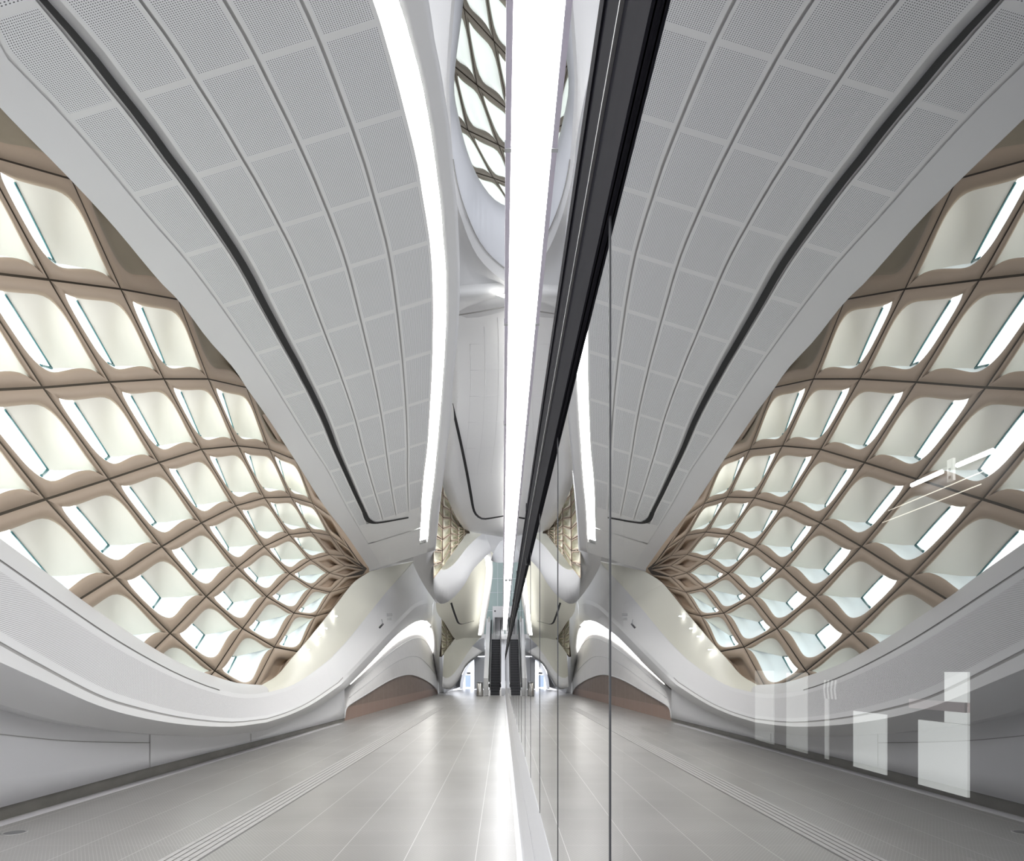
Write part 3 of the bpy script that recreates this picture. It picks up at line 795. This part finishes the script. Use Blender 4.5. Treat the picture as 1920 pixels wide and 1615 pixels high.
for k, (x, y) in enumerate(sl2):
    nx, ny = sl2[min(k + 1, 39)], sl2[max(k - 1, 0)]
    dx, dy = nx[0] - ny[0], nx[1] - ny[1]; l = sqrt(dx*dx + dy*dy); w = 2.6 if k < 26 else 2.6 - 1.5 * (k - 26) / 13
    z = interp([(750,19.7),(830,22.2),(890,24.6),(960,27.6),(1000,30)], y) - .35
    rows.append([P(x - dy / l * w, y + dx / l * w, z), P(x + dy / l * w, y - dx / l * w, z)])
grid(rows, bm); o = from_bm('service_slot', bm, 'black', sb)

fill_strip = from_bm('strip_light', grid([[sb_pt(s, k) + Vector((0, -.02, -.12)) for s in (.80, .93)] for k in range(3, 28)]), 'strip')  # inferred strip, widened out of view to fill the far bays with light
tag(fill_strip, 'inferred strip light of the second bay, widened for fill, mostly hidden behind the bright light box', 'strip light'); solid(fill_strip, .05, 1.0)
# lattice glimpsed beside the column
def mini(tri, n, m, zf, label, group, D, cat='coffer', tone='tan', lit='hood_cream'):
    top, tip, bot = tri
    seq = 0
    for i in range(n):
        for j in range(m):
            s0, s1 = [1 - (1 - a / m) ** 1.35 for a in (j, j + 1)]
            sh = .5 * (j % 2)
            def node(i_, s_, sh_): return lerp(lerp(top, bot, min(max((i_ + sh_) / n, 0), 1)), tip, s_)
            a, b, c, d = node(i, s0, sh * 0), node(i, s1, .0), node(i + 1, s0, 0), node(i + 1, s1, 0)
            # skewed into diamonds
            k = .5
            b = node(i + k, s1, 0); d = node(i + 1 + k, s1, 0)
            if j % 2: a, c = node(i + k, s0, 0), node(i + 1 + k, s0, 0); b, d = node(i, s1, 0), node(i + 1, s1, 0)
            q = (lambda a, b, c, d: lambda u, v: lerp(lerp(a, b, u), lerp(c, d, u), v))(a, b, c, d)
            coffer2(i, j, q, lambda px, py, dd=0.0: P(px, py, zf(px) + dd * 1.0), 'lattice_coffer', label % (ORD[i], ORD[j]), cat, group, D, lit, gap=.03, tone=tone, k=(.3, .7))
mat('hood_cream', (0.80, 0.78, 0.66), 0.6)
from_bm('lattice_backing', grid([[P(lerp((800,), (b,), t)[0], y, 32.6) for t in (0, .5, 1)] for y, b in ((860, 850), (960, 872), (1000, 881), (1040, 851), (1068, 826))]), 'joint', sb)
from_bm('lattice_backing', grid([[P(lerp((820,), (b,), t)[0], y, 45.5) for t in (0, .5, 1)] for y, b in ((1150, 831), (1199, 853), (1232, 828.5))]), 'joint', sb)
mini(((815,862), (877.5,998), (812,1088)), 8, 5, lambda px: 26.5 + (px - 815) * .06, 'small tan coffer in the lattice beside the column, %s from top, %s from column', 'coffers of the second bay', .5)
mini(((827.5,1158), (852,1199), (827.5,1232)), 5, 3, lambda px: 41 + (px - 827) * .08, 'tiny olive coffer in the farthest lattice, %s from top, %s from the arch', 'coffers of the third bay', .6, tone='tan_dark')

# hanging loop of the second ribbon
IN = resample([(812,1040,28),(815,1056,28.3),(822,1066,28.7),(833.6,1069,29.2),(852,1057,30),(874,1029,31),(893,1010,31.8),(909,998,32.5)], 30)
OUT = resample([(812,1062,27.6),(813,1100,28),(816.6,1123,28.4),(829,1133,29),(849,1122,30),(868,1099,30.7),(886,1069,31.5),(922,1033,32.6)], 30)
BCK = [(x + 3, y - 3, z + 2.2) for x, y, z in OUT]
LAT = resample([(820,1030,31),(818,1052,31),(821,1063,31),(829,1056,31.2),(846,1035,31.6),(861,1015,32),(872,1001,32.6),(882,996,33.5)], 30)
lp = structure(empty('trim_5'))
from_bm('loop_face', grid([[P(*p) for p in IN], [P(*lerp(a, b, .5)) for a, b in zip(IN, OUT)], [P(*p) for p in OUT], [P(*p) for p in BCK]]), 'white', lp, True)
from_bm('loop_seat', grid([[P(*p) for p in LAT], [P(*lerp(a, b, .5)) for a, b in zip(LAT, IN)], [P(*p) for p in IN]]), 'cream', lp, True)
pk = resample([(874,990,33.6),(905,988,33.8),(925,992,34),(972,998,34.4)], 8); pk2 = resample([(886,1000,33),(911,1020,33),(926,1040,33),(972,1040,33.4)], 8)
from_bm('loop_crown', grid([[P(*p) for p in pk], [P(*p) for p in pk2]]), 'white', lp, True)
from_bm('white_shell', grid([[P(*p) for p in resample([(921,1050,32),(923,1042,32),(930,1028,32),(940,1014,32),(965,1008,32)], 8)], [P(*p) for p in resample([(921,1051,32.4),(926,1054,32.4),(936,1055.5,32.4),(948,1055,32.4),(965,1054,32.4)], 8)]]), 'white_cool', lp, True)

# third bay: sloping ceiling panel, its slot and light, ribbon, arch and hall
tb = structure(empty('ceiling_third_bay'))
v0 = resample([(817,1131,37),(820,1150,38.5),(832,1166,40),(853,1199,44),(862,1197,45)], 12)
v1 = resample([(925,1028,36),(922,1080,37.5),(917,1130,40.5),(908,1170,44),(902,1196,46)], 12)
from_bm('vault', grid([[P(*lerp(a, b, s / 5)) for s in range(6)] for a, b in zip(v0, v1)]), 'cream', tb, True)
rows = []
for x, y, w in resample([(844.5,1126,1.6),(851,1147,1.6),(858,1166,1.5),(861,1169.5,1.2),(866,1170.8,.9),(877,1168,.8),(889,1165,.7)], 24):
    rows.append([P(x - w, y + w * .6, 38.2), P(x + w, y - w * .6, 38.2)])
from_bm('service_slot', grid(rows), 'black', tb)
rows = [[P(x - w, y, z), P(x + w, y, z)] for x, y, w, z in resample([(911,1042,3.4,35.5),(914.5,1055,3.6,35.5),(915,1075,3.5,36),(912.5,1100,3.5,37),(909,1125,3.3,38.5),(905,1152,3.1,40.5),(901.5,1175,2.9,42.5),(899.5,1190,2.8,43.5)], 24)]
s3 = from_bm('strip_light', grid(rows), 'strip_far'); tag(s3, 'short curved strip light above the landing left of the escalator top', 'strip light'); solid(s3, .05)
rows = [[P(x, y, z), P(x + w, y, z)] for x, y, w, z in resample([(915,1036,5,35.6),(918,1055,5.5,35.6),(918.5,1075,5.5,36.2),(916,1100,5,37.2),(912.5,1125,4.5,38.6),(908.5,1152,4.5,40.6),(904.5,1175,4.5,42.6),(902.5,1190,4.5,43.6)], 24)]
from_bm('light_band', grid(rows), 'white', tb, True)
gb = structure(from_bm('wall_far_glazed', grid([[P(x, y, 52.5) for x in (880, 905, 925, 950, 985)] for y in (1040, 1090, 1140, 1195)]), 'green_glass'))
bm = bmesh.new()
for x in (933,): tube(bm, [P(x, 1050, 52.3), P(x, 1190, 52.3)], .012, 4)
for y in (1086, 1112, 1146): tube(bm, [P(905, y, 52.3), P(985, y - 2, 52.3)], .012, 4)
from_bm('glazing_joint', bm, 'white_cool', gb)
# portal at the top of the escalator
zt = 51.6
def zz(y): return HC + (VY - y) / F * zt
pr = structure(empty('door_1'))
bm = bmesh.new()
x0, x1 = (923.5 - VX) / F * zt, 0.10
box(bm, (x0, zt, zz(1191)), (x0 + .17, zt + .6, zz(1137)))
box(bm, (x0 + .17, zt, zz(1158)), (x1, zt + .6, zz(1137)))
from_bm('portal_frame', bm, 'white', pr)
boxes('recess', [((x0 + .17, zt + .58, zz(1191)), (x1, zt + .62, zz(1158)))], 'camera_grey', pr)
boxes('small_sensor', [((x0 + .13, zt - .03, zz(1147.6)), (x0 + .24, zt, zz(1145)))], 'camera_dark', pr)
# concourse slab and the landing front
boxes('floor_concourse', [((-3.6, 51.0, 3.9), (GX, 64, zz(1190.5)))], 'white')['kind'] = 'structure'

# cream wall and white leg of the third ribbon
a0 = resample([(832,1226,43),(837,1219,43.4),(845,1207,44),(853,1198.5,45),(880,1196,46),(901,1196,47)], 16)
a1 = resample([(830,1268,44),(836,1272,44.2),(846,1268,44.6),(858,1254,45.2),(872,1232,46),(886,1212,46.8)], 16)
a2 = resample([(829,1288,43.6),(840,1291.5,44),(851,1284,44.4),(863,1265,45),(876,1243,45.6),(905,1222,46.4)], 16)
a3 = [(x + 2, y + 2, z + 3) for x, y, z in a2]
tr = structure(empty('trim_6'))
from_bm('seat_slope', grid([[P(*p) for p in a0], [P(*lerp(a, b, .5)) for a, b in zip(a0, a1)], [P(*p) for p in a1]]), 'cream', tr, True)
from_bm('leg_face', grid([[P(*p) for p in a1], [P(*lerp(a, b, .5)) for a, b in zip(a1, a2)], [P(*p) for p in a2], [P(*p) for p in a3]]), 'white', tr, True)
b0 = resample([(886,1212,46.8),(898,1200,47),(908,1196,47.3)], 6); b1 = resample([(880,1243,48),(893,1232,48),(910,1230,48)], 6)
from_bm('leg_crown', grid([[P(*p) for p in b0], [P(*p) for p in b1]]), 'white_cool', tr, True)
# low wall between the arches along the left
from_bm('low_wall', grid([[P(x, y, z) for x, y, z in ((833, 1300, 49), (845, 1294, 55), (864, 1289, 60))], [P(x, y, z) for x, y, z in ((829, 1286, 48), (842, 1286, 54), (862, 1270, 60))]]), 'white', tr)
# far archway with bright hall behind
far = structure(empty('wall_far'))
ar0 = resample([(862,1292),(864,1275),(869,1260),(878,1244),(888,1235),(895.5,1231.5),(901,1234)], 24)
ar1 = resample([(868,1292),(869.5,1278),(874,1264),(882,1250),(890,1240),(896,1236),(901,1237)], 24)
from_bm('arch_reveal', grid([[P(x, y, 57.5) for x, y in ar0], [P(x, y, 60.5) for x, y in ar1]]), 'white_cool', far, True)
from_bm('dark_side', grid([[P(x, y, 57.4) for x, y in ((851, 1291), (856, 1282), (861, 1271), (866.5, 1259))], [P(x, y, 58.5) for x, y in ((863.5, 1289), (865, 1280), (866, 1270), (867, 1259.5))]]), 'camera_grey', far, True)
from_bm('hall_wall', grid([[P(x, y, 62) for x in (850, 870, 890, 910, 930)] for y in (1215, 1240, 1265, 1291)]), 'glow_white', far)  # glowing wall in place of the hall's light, also fills the far end
from_bm('jamb', grid([[P(x, y, 59) for x in (889, 897, 910)] for y in (1232, 1236, 1262, 1292)]), 'white_cool', far)
dr = structure(empty('door_2'))
from_bm('glass_leaf', grid([[P(x, y, 61.5) for x in (872, 877, 882.5)] for y in (1266, 1280, 1289)]), 'blue_glass', dr)
sn = from_bm('direction_sign', bmesh.new() if False else box(bmesh.new(), tuple(P(875, 1264.3, 61)), tuple(P(882.3, 1261, 61) + Vector((0, .12, 0)))), 'camera_dark'); tag(sn, 'small dark sign hanging above the blue glass door in the far hall', 'sign')

# ================================================================ ESCALATOR
es = empty('escalator', (0, 44.3, 0)); tag(es, 'steep escalator with black steps between white balustrades at the platform end', 'escalator')
ex0, ex1 = (917 - VX) / F * 44.3, (939.3 - VX) / F * 44.3
nst = 24; L_, H_ = 7.2, 4.25
for k in range(nst):
    t = k / nst; y = 44.3 + .25 + L_ * t; z = H_ * t
    bm = bmesh.new(); box(bm, (ex0 + .05, y, z - .1), (ex1 - .05, y + L_ / nst + .02, z + H_ / nst)); box(bm, (ex0 + .05, y - .012, z + H_ / nst - .022), (ex1 - .05, y + .02, z + H_ / nst + .003), 1)
    from_bm('step', bm, ['step', 'step_edge'], es)
boxes('comb_plate', [((ex0 - .22, 44.0, 0), (ex1 + .2, 44.4, .025))], 'steel_dark', es)
def incl(name, x0, x1, off0, off1, m, y0=0.0, y1=L_):
    bm = bmesh.new(); sl_ = H_ / L_
    prof = [(44.3 + y0, y0 * sl_ + off0), (44.3 + y1, y1 * sl_ + off0), (44.3 + y1, y1 * sl_ + off1), (44.3 + y0, y0 * sl_ + off1)]
    A = [bm.verts.new((x0, y, z)) for y, z in prof]; B = [bm.verts.new((x1, y, z)) for y, z in prof]
    bm.faces.new(A); bm.faces.new(B[::-1])
    for k in range(4): bm.faces.new((A[k], B[k], B[(k+1) % 4], A[(k+1) % 4]))
    return from_bm(name, bm, m, es)
for sx, ww in ((ex0, .07), (ex1 - .06, .06)):
    incl('skirt', sx, sx + ww, -.05, .35, 'steel')
    incl('balustrade', sx + .015, sx + .04, .35, 1.0, 'clear_glass')
    bm = bmesh.new(); xx = sx + .03; sl_ = H_ / L_
    pts = [(xx, 44.3 - .35, .55), (xx, 44.3 - .47, .72), (xx, 44.3 - .42, .93), (xx, 44.3 - .2, 1.02)] + [(xx, 44.3 + q, 1.05 + q * sl_) for q in (.3, 2, 4, 6, 7.2)] + [(xx, 44.3 + 7.8, 5.4)]
    tube(bm, pts, .042, 8); from_bm('handrail', bm, 'rubber', es)
    boxes('newel', [((sx - .02, 43.9, 0), (sx + .09, 44.35, .36))], 'steel', es)
incl('outer_cladding', ex0 - .34, ex0 - .05, -.3, 1.12, 'white', .0, L_ + .2)
boxes('landing_post', [((ex0 - .2, 51.2, 4.25), (ex0 - .08, 51.35, 5.6)), ((ex0 - .02, 51.25, 4.25), (ex0 + .03, 51.3, 5.0)), ((ex1 - .04, 51.25, 4.25), (ex1 + .02, 51.3, 4.9))], 'steel', es)

# litter bin
bl, bz = (900.2 - VX) / F * 44.0, 43.6
bn = empty('litter_bin', (bl, bz, 0)); tag(bn, 'round brushed steel litter bin standing left of the escalator foot', 'bin')
def lathe(name, prof, m, parent, c, n=24):
    bm = bmesh.new(); rg = []
    for r, z in prof: rg.append([bm.verts.new((c[0] + r * cos(2*pi*k/n), c[1] + r * sin(2*pi*k/n), c[2] + z)) for k in range(n)])
    for a, b in zip(rg, rg[1:]):
        for k in range(n): bm.faces.new((a[k], a[(k+1) % n], b[(k+1) % n], b[k])).smooth = True
    bm.faces.new(rg[0][::-1]); bm.faces.new(rg[-1])
    return from_bm(name, bm, m, parent)
lathe('body', [(.20, 0.0), (.205, .02), (.205, .80), (.19, .81)], 'steel', bn, (bl, bz, 0))
lathe('lid', [(.17, .84), (.225, .845), (.225, .87), (.10, .905), (.02, .91)], 'steel_dark', bn, (bl, bz, 0))
lathe('neck', [(.12, .80), (.12, .85)], 'black', bn, (bl, bz, 0))
lathe('base_ring', [(.212, .001), (.212, .05), (.2, .055)], 'steel_dark', bn, (bl, bz, 0))

# ================================================================ PLATFORM SCREEN
Z0 = 1.085; PW = 1.028
gi = 1
def pane(y0, y1, z0, z1):
    global gi
    bm = bmesh.new(); box(bm, (GX, y0, z0), (GX + .016, y1, z1)); bm.faces.ensure_lookup_table()
    bm.normal_update()
    for f in bm.faces: f.material_index = 0 if f.normal.x < -.5 else 1
    o = from_bm('window_%d' % gi, bm, ['screen_glass', 'clear_back']); structure(o); gi += 1
    return o
seams = [Z0 + PW * k for k in range(-3, 46)]
for a, b in zip(seams, seams[1:]):
    pane(a + .003, b - .003, .0, 2.31)
upper = [Z0 - 3 * PW + 3.0 * PW * k for k in range(0, 16)]
for a, b in zip(upper, upper[1:]):
    pane(a + .002, b - .002, 2.69, 4.095); pane(a + .002, b - .002, 4.105, 4.66)
sealer = structure(empty('trim_7'))
bm = bmesh.new()
for k, y in enumerate(seams[1:], 1):
    w = .0035
    box(bm, (GX - .0015, y - w, 0.0), (GX + .02, y + w, 2.31))
from_bm('pane_joint', bm, 'camera_dark', sealer)
boxes('upper_joint', [((GX - .001, -2, 4.096), (GX + .012, 46, 4.104))], 'camera_grey', sealer)
# sill, and white strips on the glass in place of its reflection
YE = 47.0
boxes('trim_sill_and_reflection', [((.121, -2.0, -.05), (GX, YE, .004)), ((GX - .0016, -2.0, 0), (GX - .0002, YE, .615)), ((GX - .0016, -2.0, .627), (GX - .0002, YE, .955)), ((GX - .0012, -2.0, .61), (GX - .0004, YE, .63), 1)], ['sill', 'camera_grey'])['kind'] = 'structure'
# dark header beam over the doors
hb = empty('door_header_beam', (GX, -2, 2.31)); tag(hb, 'long dark grey steel header beam running over the glass platform doors', 'beam')
def shift(o): return o
boxes('beam_body', [((GX - .006, -2, 2.31), (GX + .28, YE, 2.69))], 'beam', hb)
boxes('bottom_flange', [((GX - .010, -2, 2.31), (GX - .004, YE, 2.375)), ((GX - .010, -2, 2.645), (GX - .004, YE, 2.69))], 'beam', hb)
boxes('cover_rib', [((GX - .012, -2, 2.49), (GX - .004, YE, 2.496))], 'steel_dark', hb)
for k in range(14):
    y = 4.55 + k * 3.084
    boxes('clip', [((GX - .016, y, 2.30), (GX - .005, y + .06, 2.345)), ((GX - .016, y, 2.655), (GX - .005, y + .06, 2.70))], 'black', hb)
# luminous box along the top of the screen
lb = empty('light_box', (.1, -2, 4.66)); tag(lb, 'continuous glowing white light box along the top of the platform glass', 'light box')
boxes('diffuser', [((.049, -2, 4.664), (GX + .0, YE + 5, 4.70))], 'box_lit', lb)
boxes('housing', [((.017, -2, 4.655), (.049, YE + 5, 4.95)), ((.049, -2, 4.70), (GX + .05, YE + 5, 4.95))], 'lilac', lb)
for y in (4.05, 6.1, 8.6, 12.0, 17.0, 24.0): boxes('joint_clip', [((.012, y, 4.650), (.051, y + .03, 4.70))], 'camera_grey', lb)
# small camera fixed under the light box
sc_ = empty('dome_camera', (.10, 22, 4.5)); tag(sc_, 'small white dome camera fixed to the light box above the platform glass', 'camera')
lathe('mount', [(.03, 0), (.03, .16)], 'white', sc_, (.11, 22, 4.49)); lathe('dome', [(.005, -.06), (.04, -.04), (.055, 0)], 'camera_dark', sc_, (.11, 22, 4.49))

# ================================================================ TUNNEL seen through the glass
TX = 7.0
structure(boxes('wall_tunnel', [((TX, -6, -1.2), (TX + .3, 64, 5.6)), ((GX + .3, 60, -1.2), (TX, 60.3, 5.6)), ((GX + .05, -6.3, -1.2), (TX, -6, 5.6))], 'tunnel'))
structure(boxes('ceiling_tunnel', [((GX + .05, -6, 5.4), (TX, 64, 5.7)), ((GX + .09, -6, 4.98), (GX + .16, 64, 5.4))], 'tunnel'))
structure(boxes('floor_tunnel', [((GX + .05, -6, -1.3), (TX, 64, -1.2))], 'tunnel_mid'))
def tun(name, x0, x1, y0, y1, m, label, cat, group=None, d=.05):
    za, zb_ = F * TX / (x1 - VX), F * TX / (x0 - VX)
    zm = (za + zb_) / 2
    o = boxes(name, [((TX - d, za, HC - (y1 - VY) / F * zm), (TX, zb_, HC - (y0 - VY) / F * zm))], m); tag(o, label, cat, group); return o
bd = empty('tunnel_board')
bd.location = (TX, 11, 0); tag(bd, 'tall pale lit panel with a pinkish crossbar on the tunnel wall behind the glass', 'board')
def tb_(x0, x1, z0, z1, m, name, d):
    o = boxes(name, [((TX - d, F * TX / (x1 - VX), z0), (TX - .01, F * TX / (x0 - VX), z1))], m, bd); return o
tb_(1727, 1820, -.3, .78, 'lit_panel', 'lower_board', .05); tb_(1776.6, 1820, .79, 1.58, 'lit_panel', 'upper_board', .05); tb_(1714, 1820, .97, 1.12, 'pink_bar', 'crossbar', .09)
def flat(x0, x1, z0, z1, m, label):
    o = boxes('tunnel_board', [((TX - .035, F * TX / (x1 - VX), z0), (TX - .01, F * TX / (x0 - VX), z1))], m); tag(o, label, 'board', 'pale panels along the tunnel wall')
flat(1603, 1665, -.3, .80, 'lit_panel', 'square pale panel low on the tunnel wall, nearest after the crossbar panel')
flat(1477, 1516, -.3, 1.55, 'lit_panel_dim', 'dim tall panel on the tunnel wall, middle one of the row behind the glass')
flat(1418, 1453, -.3, 1.6, 'lit_panel_dim', 'dim tall panel on the tunnel wall, farthest of the row behind the glass')
flat(1549, 1556, -.3, 1.0, 'lit_panel_dim', 'thin pale post on the tunnel wall under the chevron board')
# chevron board
ch = empty('chevron_board', (TX, 14.6, 1.3)); tag(ch, 'striped grey and white chevron board on a thin post in the tunnel', 'board')
za, zb_ = F * TX / (1576 - VX), F * TX / (1549 - VX)
boxes('board', [((TX - .06, za, 1.0), (TX - .01, zb_, 1.40))], 'tunnel_mid', ch)
bm = bmesh.new(); n = 4; st = (zb_ - za) / n
for k in range(n):
    y = zb_ - k * st
    for sgn in (1, -1):
        zc = 1.20
        vs = [bm.verts.new((TX - .064, y, zc)), bm.verts.new((TX - .064, y - st * .5, zc)), bm.verts.new((TX - .064, y - st * .5 - st * .3, zc + .2 * sgn)), bm.verts.new((TX - .064, y - st * .3, zc + .2 * sgn))]
        bm.faces.new(vs)
from_bm('chevron', bm, 'lit_panel_dim', ch)
# tunnel lamps on their bracket, cables
for k, (xa, xb) in enumerate(((1710, 1766), (1795, 1862))):
    ya, yb = (910, 885) if k == 0 else (873, 845)
    A, B = P(xa, ya, F * (TX - .15) / (xa - VX)), P(xb, yb, F * (TX - .15) / (xb - VX))
    t = empty('tunnel_lamp', tuple(B)); tag(t, 'bright fluorescent tube in the tunnel, ' + ('lower one nearer the striped board' if k == 0 else 'upper one beside the bracket'), 'lamp', 'fluorescent tubes in the tunnel')
    bm = bmesh.new(); tube(bm, [A, B], .032, 10); from_bm('tube', bm, 'tube', t)
    bm = bmesh.new(); tube(bm, [A + Vector((.06, 0, .03)), B + Vector((.06, 0, .03))], .045, 8); from_bm('batten', bm, 'camera_grey', t)
br = empty('lamp_bracket', tuple(P(1785, 900, F * 6.9 / 842.5))); tag(br, 'drilled grey steel bracket between the two tunnel lamps', 'bracket')
c = P(1783.5, 888, F * (TX - .1) / (1783.5 - VX))
boxes('plate', [((TX - .12, c.y - .07, c.z - .12), (TX - .08, c.y + .07, c.z + .22))], 'lit_panel_dim', br)
boxes('bolt', [((TX - .13, c.y - .02, c.z - .08), (TX - .12, c.y + .02, c.z - .04)), ((TX - .13, c.y - .02, c.z + .04), (TX - .12, c.y + .02, c.z + .08))], 'camera_dark', br)
for k, (z, ya, yb) in enumerate(((HC + .415 * (TX - .1), 9.7, 12.4), (HC + .390 * (TX - .1), 10.0, 12.6))):
    bm = bmesh.new(); tube(bm, [(TX - .1, ya, z), (TX - .1, (ya + yb) / 2, z - .004), (TX - .1, yb, z)], .008, 6)
    tag(from_bm('tunnel_cable', bm, 'cable'), 'thin pale cable along the tunnel wall, ' + ('upper of the two below the lamps' if k == 0 else 'lower of the two below the lamps'), 'cable', 'cables below the tunnel lamps')

# ================================================================ small fittings
def on_band(t_idx, f):                           # a point on the plain band of the ribbon
    return P(*LN['G1'][t_idx]) * (1 - f) + P(*LN['G2'][t_idx]) * f
def fit(px, py, z): return P(px, py, z)
c1 = fit(716.5, 1172, 25.3); c2 = fit(730.5, 1157, 26.2)
t = empty('security_camera', tuple(c1)); tag(t, 'small dark security camera on an arm fixed to the white arch', 'camera')
bm = bmesh.new(); tube(bm, [c1 + Vector((-.03, .1, .20)), c1 + Vector((.02, 0, .06)), c1 + Vector((.02, -.04, 0))], .018, 6); from_bm('arm', bm, 'camera_grey', t)
bm = bmesh.new(); tube(bm, [c1 + Vector((-.09, -.06, -.12)), c1 + Vector((.04, .0, .04))], .035, 8); from_bm('body', bm, 'camera_dark', t)
t = empty('wall_speaker', tuple(c2)); tag(t, 'small louvred grey speaker pair on the white arch above the security camera', 'speaker')
boxes('upper_louvre', [((c2.x - .10, c2.y - .05, c2.z + .03 + .035 * k), (c2.x + .10, c2.y + .02, c2.z + .05 + .035 * k)) for k in range(3)], 'camera_grey', t)
boxes('lower_louvre', [((c2.x - .09, c2.y - .05, c2.z - .12 + .035 * k), (c2.x + .07, c2.y + .02, c2.z - .105 + .035 * k)) for k in range(3)], 'camera_grey', t)
for k, (x, y, f) in enumerate(((622.7, 1162, .07), (607, 1181.6, .07), (591, 1201.6, .07), (573, 1222, .07))):
    ray = P(x, y, 1.0) - Vector((0, 0, HC))
    # nearest point of the cream slope along this line of sight
    best = None
    for i in range(SEGN[0], NS):
        for f in [a / 30 for a in range(1, 20)]:
            p = P(*LN['R0'][i]) * (1 - f) + P(*LN['G1'][i]) * f
            sx, sy = VX + F * p.x / p.y, VY - F * (p.z - HC) / p.y
            d = (sx - x)**2 + (sy - y)**2
            if best is None or d < best[0]: best = (d, p)
    p = best[1] + Vector((.10, -.05, .10))
    o = boxes('downlight', [((p.x - .045, p.y - .045, p.z - .01), (p.x + .045, p.y + .045, p.z + .008))], 'downlight')
    tag(o, f'tiny bright recessed downlight on the cream slope beside the lattice, {ORD[k]} from the top', 'downlight', 'downlights on the cream slope')
p = on_floor(27, 1562)
o = empty('floor_drain', (p.x, p.y, 0)); tag(o, 'round steel floor cover set in the tiles near the near wall foot', 'floor cover')
lathe('ring', [(.115, .0), (.115, .004), (.095, .005), (.094, .002)], 'drain', o, (p.x, p.y, 0), 32)
lathe('plate', [(.09, .0), (.09, .003)], 'steel_dark', o, (p.x, p.y, 0), 32)
